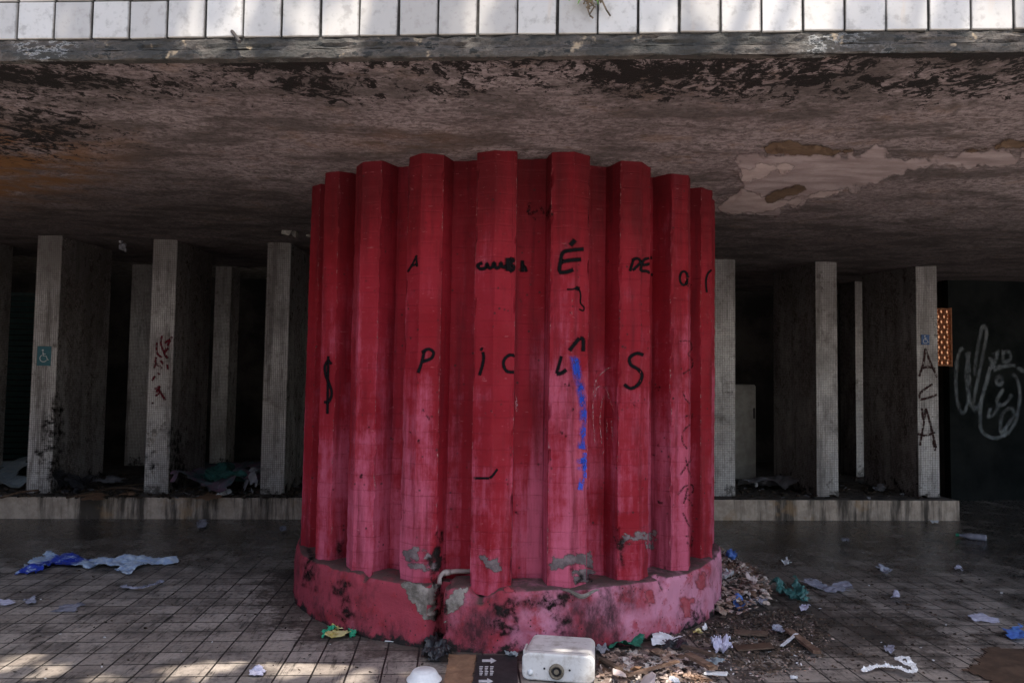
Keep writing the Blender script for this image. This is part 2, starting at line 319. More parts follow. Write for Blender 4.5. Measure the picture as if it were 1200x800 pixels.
    g = NT('mixed_rubble'); v = g.pos(); t = g.vor(v, 16, 'F1', 1); tv = g.sep(t)[0]; f = g.noise(v, 40, 5, .7)
    cr = g.n('ValToRGB'); g.put(cr.inputs[0], tv); e = cr.color_ramp; e.interpolation = 'CONSTANT'
    cols = [(.15, .09, .06), (.34, .24, .19), (.52, .41, .35), (.08, .055, .045), (.40, .27, .20), (.60, .53, .48), (.20, .15, .13), (.44, .33, .30)]
    e.elements[0].color = (*cols[0], 1); e.elements[1].position = 1/8; e.elements[1].color = (*cols[1], 1)
    for i in range(2, 8): el = e.elements.new(i/8); el.color = (*cols[i], 1)
    M['rubble'] = g.out(g.mix(g.op('MULTIPLY', g.rng(f, .4, .7), .5), cr.outputs[0], (.07, .05, .04)), .9, g.bump(f, .6, .008), .25)
    g = NT('dirt_and_leaf_bits'); v = g.pos(); t = g.sep(g.vor(v, 30, 'F1', 1))[1]
    M['bits'] = g.out(g.mix(t, (.018, .014, .012), (.10, .07, .05)), .85, None, .3)
    M['terracotta'] = simple('terracotta', (.30, .12, .055), (.22, .085, .04), 20, .85)
    g = NT('light_through_screen'); f = g.noise(g.pos(), 5, 3, .6); g.out((.2, .1, .06), .8, None, .3, Emission_Color=(1, .50, .27), Emission_Strength=.22); M['glow'] = g.m
    M['signblue'] = simple('sign_blue', (.02, .07, .20), (.015, .06, .17), 30, .4)
    M['signteal'] = simple('sign_teal', (.03, .14, .17), (.02, .11, .14), 30, .4)
    M['signwhite'] = simple('sign_white', (.6, .62, .62), (.5, .52, .52), 30, .5)
    M['louvre'] = simple('dark_green_louvre', (.012, .03, .03), (.02, .045, .042), 12, .5)
    M['fridge'] = simple('dirty_enamel', (.42, .40, .36), (.30, .28, .25), 6, .45)
    M['bark'] = simple('bark', (.07, .05, .035), (.12, .09, .065), 9, .9, .9, .03)
    M['leaf'] = simple('leaf', (.045, .10, .02), (.075, .14, .03), 3, .5)
    M['fern'] = simple('fern_leaf', (.10, .24, .03), (.16, .34, .05), 12, .5)
    M['deadstem'] = simple('dead_stem', (.06, .045, .03), (.2, .15, .1), 20, .85)
    M['pvc'] = simple('grey_pipe', (.36, .30, .28), (.27, .21, .2), 16, .5)
    M['iron'] = simple('rusty_iron', (.03, .025, .023), (.06, .045, .04), 20, .7)
    M['brass'] = simple('dull_brass', (.14, .115, .085), (.20, .17, .12), 30, .45)
    M['rag'] = simple('grey_rag', (.16, .16, .18), (.26, .25, .27), 9, .9)
    M['purplerag'] = simple('mixed_rag', (.05, .09, .10), (.16, .08, .12), 5, .9)
    M['bag'] = simple('pale_bag', (.24, .29, .32), (.34, .38, .40), 9, .5)
    M['pale_bounce'] = simple('bounce_paving', (.42, .40, .37), (.54, .51, .475), 3, .9)
    M['bldg'] = simple('rendered_facade', (.42, .38, .33), (.34, .31, .27), 2, .9)
    M['glass'] = simple('dark_window', (.02, .025, .03), (.03, .035, .04), 2, .15)
build_materials()

# ------------------------------------------------------------------ mesh helpers
class MB:
    def __init__(s): s.v = []; s.f = []
    def add(s, vs_, fs):
        o = len(s.v); s.v += [tuple(p) for p in vs_]; s.f += [tuple(i+o for i in f) for f in fs]
    def box(s, c, d, rot=None, bev=0.):
        bm = bmesh.new(); bmesh.ops.create_cube(bm, size=1)
        for v in bm.verts: v.co = Vector((v.co.x*d[0], v.co.y*d[1], v.co.z*d[2]))
        if bev: bmesh.ops.bevel(bm, geom=bm.edges[:], offset=bev, segments=2, affect='EDGES', profile=.5)
        mt = Matrix.Translation(c) @ (rot.to_4x4() if rot is not None else Matrix())
        bm.verts.index_update()
        s.add([mt @ v.co for v in bm.verts], [[v.index for v in f.verts] for f in bm.faces]); bm.free()
    def tube(s, pts, r, n=10, cap=True):
        pts = [Vector(p) for p in pts]; rs = r if isinstance(r, (list, tuple)) else [r]*len(pts)
        rings = []
        for i, p in enumerate(pts):
            t = (pts[min(i+1, len(pts)-1)]-pts[max(i-1, 0)]).normalized()
            a = t.orthogonal().normalized() if i == 0 else (rings[-1][1]-t*rings[-1][1].dot(t)).normalized()
            b = t.cross(a); rings.append(([p+a*rs[i]*math.cos(k*2*math.pi/n)+b*rs[i]*math.sin(k*2*math.pi/n) for k in range(n)], a))
        vs_ = [q for rg in rings for q in rg[0]]
        fs = [(i*n+k, i*n+(k+1) % n, (i+1)*n+(k+1) % n, (i+1)*n+k) for i in range(len(pts)-1) for k in range(n)]
        if cap: fs += [tuple(range(n))[::-1], tuple(range((len(pts)-1)*n, len(pts)*n))]
        s.add(vs_, fs)
    def lathe(s, prof, c=(0, 0, 0), rot=None, n=32):
        mt = Matrix.Translation(c) @ (rot.to_4x4() if rot is not None else Matrix())
        vs_ = [mt @ Vector((r*math.cos(k*2*math.pi/n), r*math.sin(k*2*math.pi/n), z)) for r, z in prof for k in range(n)]
        s.add(vs_, [(i*n+k, i*n+(k+1) % n, (i+1)*n+(k+1) % n, (i+1)*n+k) for i in range(len(prof)-1) for k in range(n)])
    def chunk(s, c, d, rnd, flat=1.):
        bm = bmesh.new(); bmesh.ops.create_icosphere(bm, subdivisions=1, radius=1)
        for v in bm.verts: v.co *= rnd.uniform(.6, 1.15)
        rot = Matrix.Rotation(rnd.uniform(0, 6.3), 4, 'Z') @ Matrix.Rotation(rnd.uniform(-.5, .5), 4, 'X') @ Matrix.Rotation(rnd.uniform(-.5, .5), 4, 'Y')
        mt = Matrix.Translation(c) @ rot @ Matrix.Diagonal((d*rnd.uniform(.6, 1.3), d*rnd.uniform(.4, 1.), d*flat*rnd.uniform(.4, .9), 1))
        bm.verts.index_update(); s.add([mt @ v.co for v in bm.verts], [[v.index for v in f.verts] for f in bm.faces]); bm.free()
def mk(name, mb, mat, parent=None, loc=(0, 0, 0), rz=0., smooth=False, solid=0.):
    me = bpy.data.meshes.new(name); me.from_pydata(mb.v, [], mb.f); me.materials.append(mat); me.update()
    if smooth:
        for p in me.polygons: p.use_smooth = True
    o = bpy.data.objects.new(name, me); COL.objects.link(o)
    o.location = loc; o.rotation_euler.z = rz
    if parent: o.parent = parent
    if solid:
        m = o.modifiers.new('thickness', 'SOLIDIFY'); m.thickness = solid; m.offset = 1
    return o
def tag(o, label=None, cat=None, group=None, kind=None):
    if label: o['label'] = label
    if cat: o['category'] = cat
    if group: o['group'] = group
    if kind: o['kind'] = kind
    return o
def thing(name, label, cat, loc=(0, 0, 0), rz=0., group=None):
    o = bpy.data.objects.new(name, None); COL.objects.link(o); o.location = loc; o.rotation_euler.z = rz
    o.empty_display_size = .2
    return tag(o, label, cat, group)
def attrf(o, name, vals):
    a = o.data.attributes.new(name, 'FLOAT', 'POINT'); a.data.foreach_set('value', vals)
def fbm(p, oct_=4):
    return mn.fractal(Vector(p), .8, 2.1, oct_, noise_basis='PERLIN_ORIGINAL')
def inside(x, y, poly):
    c = False; n = len(poly)
    for i in range(n):
        x1, y1 = poly[i]; x2, y2 = poly[i-1]
        if (y1 > y) != (y2 > y) and x < (x2-x1)*(y-y1)/(y2-y1)+x1: c = not c
    return c
def sst(x, a, b):
    t = max(0., min(1., (x-a)/(b-a))); return t*t*(3-2*t)

# paint and stains that lie on a built surface: rays find the surface, the shape is laid 2-3 mm proud of it
def bvh_of(*objs):
    vs_, fs = [], []
    bpy.context.view_layer.update()
    for o in objs:
        k = len(vs_); mw = o.matrix_world
        vs_ += [mw @ v.co for v in o.data.vertices]; fs += [[i+k for i in p.vertices] for p in o.data.polygons]
    return BVHTree.FromPolygons(vs_, fs)
def cast(bv, px, py):
    d = ray(px, py); h, n, i, t = bv.ray_cast(EYE, d)
    if h is None: return None
    if n.dot(d) > 0: n = -n
    return h, n, t
def strokes(name, lines, bv, mat, parent, wpx, off=.003, step=1.2, label=None):
    mb = MB(); al = []; rnd = random.Random(len(lines)*7+int(lines[0][-1][0]))
    for li in lines:
        if isinstance(li[0], (int, float)): wp, pts = li[0], li[1:]
        else: wp, pts = wpx, li
        if len(pts) == 1: pts = [pts[0], (pts[0][0]+.6, pts[0][1]+.6)]
        q = [pts[0]]+list(pts)+[pts[-1]]; cur = []          # Catmull-Rom
        for i in range(1, len(q)-2):
            a, b, c, d = q[i-1], q[i], q[i+1], q[i+2]; n = max(1, int(math.hypot(c[0]-b[0], c[1]-b[1])/step))
            for k in range(n):
                t = k/n
                cur.append(tuple(.5*((2*b[j])+(-a[j]+c[j])*t+(2*a[j]-5*b[j]+4*c[j]-d[j])*t*t+(-a[j]+3*b[j]-3*c[j]+d[j])*t**3) for j in (0, 1)))
        cur.append(pts[-1])
        prev = None; N = len(cur)
        for i, p in enumerate(cur):
            a = cur[max(i-1, 0)]; b = cur[min(i+1, N-1)]
            tx, ty = b[0]-a[0], b[1]-a[1]; l = math.hypot(tx, ty) or 1; nx, ny = -ty/l, tx/l
            ww = wp*.6*rnd.uniform(.9, 1.08)
            hs = [cast(bv, p[0]+nx*ww*k, p[1]+ny*ww*k) for k in (1.35, .6, -.6, -1.35)]
            hc = cast(bv, p[0], p[1])
            if hc is None: prev = None; continue
            for q_ in (1, 0, 2, 3):                 # where the stroke runs over an edge its border stays on the last sound point
                ref = hc if q_ in (1, 2) else hs[1 if q_ == 0 else 2]
                if hs[q_] is None or abs(hs[q_][2]-ref[2]) > .035: hs[q_] = ref
            pr = [h[0]+h[1]*off for h in hs]; e_ = .35 if i in (0, N-1) else 1.
            k0 = len(mb.v); mb.v += [tuple(v) for v in pr]; al += [0., e_, e_, 0.]
            if prev is not None and abs(prev[1]-hs[1][2]) < .06:
                mb.f += [(prev[0]+k, prev[0]+k+1, k0+k+1, k0+k) for k in range(3)]
            prev = (k0, hs[1][2])
    if not mb.f: return None
    iv = parent.matrix_world.inverted() if parent else Matrix()
    mb.v = [tuple(iv @ Vector(v)) for v in mb.v]
    o = mk(name, mb, mat, parent); attrf(o, 'a', al)
    if label: o['label'] = label
    return o
def sdist(x, y, poly):
    d = 1e9
    for i in range(len(poly)):
        x1, y1 = poly[i-1]; x2, y2 = poly[i]; dx, dy = x2-x1, y2-y1
        t = max(0, min(1, ((x-x1)*dx+(y-y1)*dy)/(dx*dx+dy*dy+1e-9))); d = min(d, math.hypot(x-x1-t*dx, y-y1-t*dy))
    return d if inside(x, y, poly) else -d
def patch(name, poly, bv, mat, parent, off=.003, cell=1.2, rag=2.5, rs=.12, label=None, soft=1.2):
    mb = MB(); al = []; xs = [p[0] for p in poly]; ys = [p[1] for p in poly]; cache = {}; idx = {}
    x0, y0 = min(xs)-rag-2, min(ys)-rag-2; nx = int((max(xs)+rag+2-x0)/cell)+1; ny = int((max(ys)+rag+2-y0)/cell)+1
    def vert(i, j):
        if (i, j) not in cache:
            px, py = x0+i*cell, y0+j*cell
            d = sdist(px, py, poly)+rag*1.6*fbm((px*rs, py*rs, 1.7), 4)
            a_ = sst(d, -soft*.5, soft*.5+.3); cache[i, j] = (a_, cast(bv, px, py) if d > -soft*2-2 else None)
        return cache[i, j]
    for i in range(nx):
        for j in range(ny):
            ij4 = ((i, j), (i+1, j), (i+1, j+1), (i, j+1)); hs = [vert(*q) for q in ij4]
            if max(h[0] for h in hs) <= 0 or any(h[1] is None for h in hs): continue
            if max(h[1][2] for h in hs)-min(h[1][2] for h in hs) > .09: continue
            f = []
            for q, h in zip(ij4, hs):
                if q not in idx: idx[q] = len(mb.v); mb.v.append(tuple(h[1][0]+h[1][1]*off)); al.append(h[0])
                f.append(idx[q])
            mb.f.append(tuple(f))
    if not mb.f: return None
    iv = parent.matrix_world.inverted() if parent else Matrix()
    mb.v = [tuple(iv @ Vector(v)) for v in mb.v]
    o = mk(name, mb, mat, parent, smooth=True); attrf(o, 'a', al)
    if label: o['label'] = label
    return o

# ------------------------------------------------------------------ ground
PSI = R(4.0)                         # the building and its paving are turned four degrees against the line of sight
cp, sp_ = math.cos(PSI), math.sin(PSI)
def bl(p):                           # world -> building frame
    return Vector((p[0]*cp+p[1]*sp_, -p[0]*sp_+p[1]*cp, p[2] if len(p) > 2 else 0))
def bw(x, y, z=0.):                  # building frame -> world
    return Vector((x*cp-y*sp_, x*sp_+y*cp, z))
mb = MB(); xs = [-60, -30, -15]+[-10+.25*i for i in range(81)]+[15, 30, 60]; ys = [-60, -30, -12, -5]+[-2+.25*i for i in range(77)]+[25, 60]
for y in ys:
    for x in xs: mb.v.append((x, y, 0))
nx = len(xs)
mb.f = [(j*nx+i, j*nx+i+1, (j+1)*nx+i+1, (j+1)*nx+i) for j in range(len(ys)-1) for i in range(nx-1)]
floor = mk('paving', mb, M['floor'], rz=PSI); tag(floor, kind='structure')
gr, wt = [], []
for y in ys:
    for x in xs:
        p = bw(x, y); X, Y = p.x, p.y
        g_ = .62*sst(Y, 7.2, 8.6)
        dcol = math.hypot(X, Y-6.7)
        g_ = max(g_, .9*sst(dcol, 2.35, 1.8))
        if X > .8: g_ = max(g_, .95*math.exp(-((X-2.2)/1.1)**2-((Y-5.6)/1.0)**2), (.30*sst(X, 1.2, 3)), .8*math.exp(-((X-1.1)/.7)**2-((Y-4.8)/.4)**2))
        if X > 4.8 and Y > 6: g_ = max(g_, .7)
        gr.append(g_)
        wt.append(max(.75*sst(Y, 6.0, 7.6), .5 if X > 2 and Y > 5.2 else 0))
attrf(floor, 'grime', gr); attrf(floor, 'wet', wt)

m = MB(); m.box((0, -19.2, .002), (80, 39.6, .004)); pz = mk('bounce_pavement', m, M['pale_bounce'], None, (0, 0, 0), PSI); tag(pz, kind='structure')  # unseen paving added, kept pale to bounce light up to the soffit
# ------------------------------------------------------------------ roof slab
EA = R(-3.2)
def edge_y(x): return 3.36+math.tan(EA)*x
def soff_z(x, y): return 3.155+.037*(y-3.36)-.011*x*sst(y, 4, 9)
slab = thing('roof_slab', 'concrete roof slab with white tiled front edge and mouldy soffit above the red column', 'roof', (0, 3.36, 3.155))
bpy.context.view_layer.update()
mb = MB(); mold, brown, soot_shade = [], [], []
XS = [-12, -10.5, -9]+[-8+.06*i for i in range(268)]+[9, 10.5, 12]; VS = [0, .02]+[.06*i for i in range(1, 108)]+[6.7, 7.2, 8, 12.5]
for vv in VS:
    for x in XS:
        y = edge_y(x)+vv
        d = .022*fbm((x*.8, y*1.1, 0), 3)+.007*fbm((x*4, y*8, 3), 4)
        if vv == 0: d = .004*fbm((x*5, 1, 1), 3)
        z = soff_z(x, y)+d
        mb.v.append((x, y-3.36, z-3.155))
        s_ = fbm((x*.7, y*.9, 6), 4)
        px, py = proj((x, y, z))
        # mould close to the dripping edge and in the left, soot and painted-in shade towards the back, brown seepage at the left
        m_ = max(sst(vv, 1.05, .12)*(.62+.26*s_+.30*fbm((x*2.6, y*3.5, 2), 3)), 1.15*sst(vv, .07, .0))
        m_ = max(m_, .62*math.exp(-((px-40)/120)**2-((py-155)/45)**2), .35*math.exp(-((px-560)/200)**2-((py-90)/25)**2))
        mold.append(max(0, m_))
        brown.append(max(0, min(1, 2.2*math.exp(-((px-0)/100)**2-((py-195)/34)**2)+.35*math.exp(-((px-480)/80)**2-((py-165)/16)**2)))) 
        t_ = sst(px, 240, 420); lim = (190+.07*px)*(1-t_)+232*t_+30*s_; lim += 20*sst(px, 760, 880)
        soot_shade.append(max(0, min(1, sst(py+30*s_, lim-28, lim+40)*.93))*(1-.75*brown[-1]))
nx = len(XS)
mb.f = [(j*nx+i, (j+1)*nx+i, (j+1)*nx+i+1, j*nx+i+1) for j in range(len(VS)-1) for i in range(nx-1)]
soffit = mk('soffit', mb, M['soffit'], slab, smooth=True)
attrf(soffit, 'mold', mold); attrf(soffit, 'brown', brown); attrf(soffit, 'soot_shade', soot_shade)
# edge: lip, mortar band, tiles (built in the frame of the edge)
def rough_strip(x0, x1, prof, seed, amp, step=.02):
    m = MB(); n = int((x1-x0)/step)
    for i in range(n+1):
        x = x0+(x1-x0)*i/n
        for k, (y, z) in enumerate(prof):
            a = amp*fbm((x*9, k*1.7+seed, seed), 4); b = amp*.6*fbm((x*14, k*2.3, seed+5), 3)
            m.v.append((x, y+a, z+b*(0 if k in (0, len(prof)-1) else 1)))
    q = len(prof); m.f = [(i*q+k, (i+1)*q+k, (i+1)*q+k+1, i*q+k+1) for i in range(n) for k in range(q-1)]
    return m
mk('edge_lip', rough_strip(-6, 6, [(.05, .002), (.0, -.001), (-.004, .004), (-.006, .02), (-.004, .037), (.004, .042), (.03, .045)], 3, .006), M['lip'], slab, rz=EA)
mk('mortar_band', rough_strip(-6, 6, [(.03, .04), (.006, .044), (.010, .058), (.006, .072), (.010, .086), (.014, .098), (.05, .102)], 8, .012), M['edge'], slab, rz=EA)
m = MB(); rnd = random.Random(3); PW = .1795
for r_ in range(3):
    for i in range(-33, 33):
        cx_ = (i+.5)*PW+.003+rnd.uniform(-.003, .003)
        rot = Matrix.Rotation(rnd.uniform(-.012, .012), 3, 'Y') @ Matrix.Rotation(rnd.uniform(-.02, .02), 3, 'Z')
        m.box((cx_, .012+rnd.uniform(-.0015, .0015), .1+.092+r_*.182+rnd.uniform(-.002, .002)), (PW-.0095, .016, .174), rot, .004)
mk('white_tiles', m, M['tile'], slab, rz=EA)
m = MB(); m.box((0, .12, .36), (11.9, .2, .52)); mk('parapet_core', m, M['joint'], slab, rz=EA)
m = MB(); m.box((0, .12, .655), (11.9, .3, .05), None, .008); mk('coping', m, M['edge'], slab, rz=EA)
m = MB(); m.box((0, 6.6, .52), (23, 13, .25)); mk('slab_top', m, M['concrete'], slab, rz=EA*0)
# broken iron stub in the band
p0 = ony(272, 37, 3.44); p1 = ony(281, 49, 3.38); m = MB(); m.tube([p0-slab.location+Vector((0, .04, 0)), p0-slab.location, p1-slab.location], .008, 8); mk('iron_stub', m, M['iron'], slab)

bv_s = bvh_of(soffit)
PT = [(836, 243), (870, 228), (868, 205), (872, 186), (900, 178), (960, 178), (1010, 177), (1060, 183), (1110, 180), (1200, 174), (1260, 172), (1260, 190), (1200, 193), (1120, 197), (1050, 202), (1010, 216), (990, 224), (940, 236), (890, 252), (862, 252)]
patch('bare_patch', PT, bv_s, M['bare'], slab, .004, 1.5, 7., .04, soft=5.)
bv_b = bvh_of(*[c for c in slab.children if c.name.startswith(('soffit', 'bare_patch'))])
patch('pale_flake', [(870, 210), (870, 197), (920, 190), (942, 194), (915, 201), (880, 211)], bv_b, M['flake_edge'], slab, .0035, 1.2, 3., .06, soft=2.)
patch('pale_flake', [(838, 243), (868, 222), (890, 226), (905, 236), (990, 222), (930, 239), (880, 250), (856, 251)], bv_b, M['flake_edge'], slab, .0035, 1.2, 3., .06, soft=2.)
patch('brown_hollow', [(894, 172), (905, 166), (930, 166), (1000, 176), (985, 180), (930, 181), (900, 178)], bv_b, M['rust'], slab, .006, 1.2, 2.5, .06, soft=1.5)
patch('brown_hollow', [(1130, 178), (1180, 164), (1240, 160), (1240, 172), (1180, 174)], bv_b, M['rust'], slab, .006, 1.2, 2.5, .06, soft=1.5)
patch('brown_hollow', [(896, 232), (908, 222), (944, 216), (946, 222), (920, 231), (899, 236)], bv_b, M['rust'], slab, .006, 1.2, 2.5, .06, soft=1.5)
m = MB(); rnd = random.Random(2); p0 = ony(350, 272, 8.7)
for k in range(7): m.chunk(p0-slab.location+Vector((rnd.uniform(-.14, .14), rnd.uniform(-.1, .1), rnd.uniform(-.02, .06))), .09, rnd, .8)
mk('hanging_plaster', m, M['concrete'], slab)

# ------------------------------------------------------------------ red column
CXW, CYW, RC, RP = -.005, 6.70, 1.722, 1.765
column = thing('fluted_column', 'massive round column of red painted ribs with black graffiti on a pink pedestal', 'column', (CXW, CYW, 0))
bpy.context.view_layer.update()
NR = 21; DP = 2*math.pi/NR; A0 = -.0665; HW = .080
prof = []
for k in range(NR):
    a = A0+k*DP
    E_ = .009
    for da, r_, e_ in ((-HW, RC-.047, 1), (-HW+E_, RC-.040, 0), (-.010, RC-.001, 0), (-.002, RC+.004, .7), (.002, RC+.004, .7), (.010, RC-.001, 0), (HW-E_, RC-.040, 0), (HW, RC-.047, 1), (HW+.0005, RC-.062, 0), (HW+.002, RC-.13, 0), (HW+.004, RC-.215, 0), (DP/2, RC-.235, 0), (DP-HW-.004, RC-.215, 0), (DP-HW-.002, RC-.13, 0), (DP-HW-.0005, RC-.062, 0)):
        prof.append((a+da, r_, k, e_))
ZS = [.34, .37]+[.40+.035*i for i in range(84)]+[3.42]
mb = MB()
for z in ZS:
    for i, (a, r_, k, e_) in enumerate(prof):
        j = .0035*fbm((k*3.1+i*.7, z*3.2, 2), 3)+.0015*math.sin(z*60+k)
        rr = r_+j+.004*math.sin(k*2.3+z)-(max(0, fbm((k*9.1+i, z*7, 5), 4)-.08)*.05 if e_ == 1 else 0)
        aa = a+.002*fbm((k*5.7+i, z*2.4, 8), 3)
        mb.v.append((rr*math.sin(aa), -rr*math.cos(aa), z))
n = len(prof)
mb.f = [(j*n+i, j*n+(i+1) % n, (j+1)*n+(i+1) % n, (j+1)*n+i) for j in range(len(ZS)-1) for i in range(n)]
shaft = mk('shaft', mb, M['red'], column); attrf(shaft, 'edge', [q[3] for z in ZS for q in prof])
# pedestal with a broken slot
SL = -.262
mb = MB(); NA = 760
pp = [(RP+.012, -.02), (RP+.008, .03), (RP+.003, .1), (RP, .2), (RP, .3), (RP-.004, .355), (RP-.018, .382), (RP-.045, .392), (RP-.12, .396), (RP-.25, .40)]
sub = []
for i in range(len(pp)-1):
    for t in range(3): sub.append(tuple(pp[i][j]+(pp[i+1][j]-pp[i][j])*t/3 for j in (0, 1)))
sub.append(pp[-1])
for r_, z in sub:
    for i in range(NA):
        a = i*2*math.pi/NA; a = a if a < math.pi else a-2*math.pi
        rr = r_+.016*fbm((a*2.5, z*3, 1), 4)+.007*fbm((a*14, z*14, 4), 4)
        zz = z+(.010*fbm((a*7, r_*5, 11), 4) if z > .05 else 0)
        # chipped top edge in places
        ch = max(0, fbm((a*5.5, 0, 20), 3)-.18)*.25*sst(z, .26, .40)
        if r_ > RP-.08: zz -= ch*.5; rr -= ch*.4
        e = SL+.006*fbm((z*14, 0, 7), 3); wd = .028+.007*fbm((z*10, 3, 1), 3)+.004*(z < .2)
        if abs(a-e) < wd: rr = min(rr, RP-.17); zz = zz-(.02 if z > .3 else 0)
        mb.v.append((rr*math.sin(a), -rr*math.cos(a), zz))
mb.f = [(j*NA+i, j*NA+(i+1) % NA, (j+1)*NA+(i+1) % NA, (j+1)*NA+i) for j in range(len(sub)-1) for i in range(NA)]
ped = mk('pedestal', mb, M['pedestal'], column, smooth=True)
bv_c = bvh_of(shaft, ped)
# broken render either side of the slot, mould and old paint spots
patch('bare_concrete', [(470, 684), (511, 686), (511, 728), (498, 724), (484, 706)], bv_c, M['concrete_patch'], column, .004, 1., 3., .09)
patch('bare_concrete', [(524, 694), (548, 688), (541, 708), (522, 728)], bv_c, M['concrete_patch'], column, .004, 1., 3., .09)
patch('slot_grime', [(502, 655), (512, 640), (518, 640), (518, 756), (508, 757), (509, 700)], bv_c, M['blackmould'], column, .006, 1., 2., .12, soft=3.)
patch('slot_grime', [(521, 690), (525, 690), (524, 758), (519, 758)], bv_c, M['blackmould'], column, .006, 1., .8, .12, soft=2.)
for pl in ([(356, 650), (368, 652), (372, 672), (368, 690), (356, 676)], [(395, 680), (411, 684), (413, 724), (404, 728), (397, 710)], [(575, 706), (600, 700), (604, 738), (588, 742), (576, 728)], [(645, 700), (664, 698), (668, 735), (652, 742)], [(598, 700), (646, 698), (650, 708), (600, 712)], [(808, 714), (824, 706), (826, 722), (812, 728)]):
    patch('mould_patch', pl, bv_c, M['blackmould'], column, .004, 1.2, 6., .09, soft=9.)
for pl in ([(797, 700), (812, 702), (812, 716), (802, 722)], [(754, 692), (770, 694), (768, 706), (755, 706)], [(818, 674), (825, 674), (823, 690), (816, 688)], [(590, 690), (612, 690), (606, 702)]):
    patch('old_red_spot', pl, bv_c, M['redspot'], column, .004, 1.2, 4., .1, soft=6.)
for pl in ([(474, 645), (489, 644), (490, 655), (478, 655)], [(494, 646), (512, 645), (512, 656), (497, 655)], [(480, 659), (510, 659), (510, 667), (481, 666)], [(566, 653), (584, 652), (588, 668), (574, 668)],
           [(646, 652), (694, 648), (694, 664), (664, 662), (646, 668)], [(728, 627), (768, 625), (768, 634), (740, 634), (729, 636)], [(752, 633), (767, 633), (766, 641), (757, 640)], [(672, 668), (694, 664), (690, 680), (674, 684)]):
    patch('grey_scrub_patch', pl, bv_c, M['greypaint'], column, .0035, 1., 3.5, .11, soft=2.5)
for pl in ([(510, 625), (519, 622), (519, 680), (511, 680)], [(723, 620), (731, 622), (731, 662), (724, 660)], [(395, 634), (402, 632), (402, 655), (394, 652)], [(669, 666), (690, 672), (694, 682), (676, 684)]):
    patch('mould_patch', pl, bv_c, M['blackmould'], column, .0045, 1.2, 3., .12, soft=5.)
# writing
def ell(cx_, cy_, rx, ry, a0=0, a1=360, n=16): return [(cx_+rx*math.cos(R(a0+(a1-a0)*i/n)), cy_+ry*math.sin(R(a0+(a1-a0)*i/n))) for i in range(n+1)]
G_ = lambda *l, w=3.2, m='marker': strokes('graffiti', list(l), bv_c, M[m], column, w)
G_([(389, 427), (385, 423), (381, 429), (382, 440), (386, 449), (389, 460), (386, 470), (379.5, 471)], [(385, 417), (384.5, 450), (384, 485)], w=2.8)
G_([(497, 411), (495, 422), (490, 437)], [(494, 413), (502, 409), (508, 413), (505, 420), (494, 424)])
G_([(489, 299), (484, 309), (478, 319)], [(488, 300), (489, 313)], [(482, 312), (490, 309)], w=2.)
G_([(566, 308), (560, 311), (563, 315), (569, 314), (571, 309), (573, 314), (577, 313), (579, 308), (581, 314), (585, 313), (587, 308), (589, 313), (594, 312)], w=3.5)
G_([7, (596, 302), (596, 318)], [(597, 302), (602, 305), (598, 309), (603, 314), (597, 319)])
G_([4, (612, 305), (612, 319)], [(612, 312), (615, 313), (617, 319)], w=3)
G_([(684, 292), (672, 293), (660, 296), (657, 307), (656, 318), (663, 319), (672, 316)], [(658, 307), (669, 305), (681, 304)], [5, (668, 288), (674, 281)], w=4)
G_([(664, 339), (671, 339), (677, 337), (680, 345), (680, 355), (684, 360), (683, 364), (678, 362)], [4, (674, 337), (679, 339)], w=1.6)
G_([(742, 305), (738, 318)], [(740, 305), (747, 303), (750, 308), (741, 317)], [(764, 302), (755, 304), (752, 310), (751, 317), (758, 318), (765, 323)], [(753, 311), (762, 309)], w=2.8)
G_(ell(801, 326, 4.6, 8.), [(803, 330), (808, 337)], [(807.5, 322), (807.5, 331), (810, 335)], w=2.4)
G_([(834, 316), (829, 321), (827, 330), (828, 343)], w=2.)
G_([(566, 412), (567, 420), (565, 430), (562, 440)], [3.5, (563, 408), (566, 410)])
G_([(604, 417), (597, 416), (591, 421), (590, 428), (594, 435), (603, 436)])
G_([(658, 417), (655, 428), (652, 438)], [4, (652, 438), (658, 437), (664, 433)])
G_([4, (667, 411), (673, 403), (679, 396)], [(679, 396), (683, 398), (683, 412)], w=4)
G_([(754, 416), (746, 414), (738, 419), (739, 427), (748, 433), (752, 440), (748, 450), (739, 455), (731, 450)], w=3.4)
G_([(557, 560), (565, 560), (574, 560)], [(574, 560), (578, 556), (583, 549)], w=2.4)
G_([(670, 445), (667, 452), (672, 456)], [(662, 449), (665, 458)], [(672, 478), (664, 490)], [(656, 505), (664, 512)], [(676, 476), (674, 492)], w=2.2, m='stain')
strokes('graffiti', [[8, (673, 417), (675, 432), (678, 446), (681, 462), (684, 478), (684, 494), (683, 512), (681, 526)], [4, (675, 420), (677, 440), (681, 458), (684, 476)]], bv_c, M['bluespray'], column, 8, .004, label='blue sprayed streak running down one rib')
strokes('graffiti', [[15, (685, 535), (687, 544), (686, 552)], [7, (687, 530), (687, 560)], [5, (682, 560), (679, 574)]], bv_c, M['bluesoft'], column, 8, .005, label='fuzzy blue spray blot at the end of the streak')
strokes('graffiti', [[9, (686, 538), (686, 548)]], bv_c, M['bluespray'], column, 8, .006)
G_([(697, 520), (695, 490), (695, 462), (700, 443), (712, 432), (717, 431)], [(705, 520), (703, 490), (707, 466), (714, 466), (719, 480)], [(712, 515), (711, 490)], [(718, 518), (717, 492)], [(697, 465), (699, 455), (705, 452), (711, 455), (714, 465)], [(710, 526), (705, 532)], [(697, 444), (700, 450)], w=1.1, m='scratch')
G_([(604, 464), (606, 482)], w=2.2, m='scratch')
G_([(795, 400), (808, 400), (811, 408), (806, 415), (811, 421), (811, 430), (800, 438)], w=1.5, m='marker_thin')
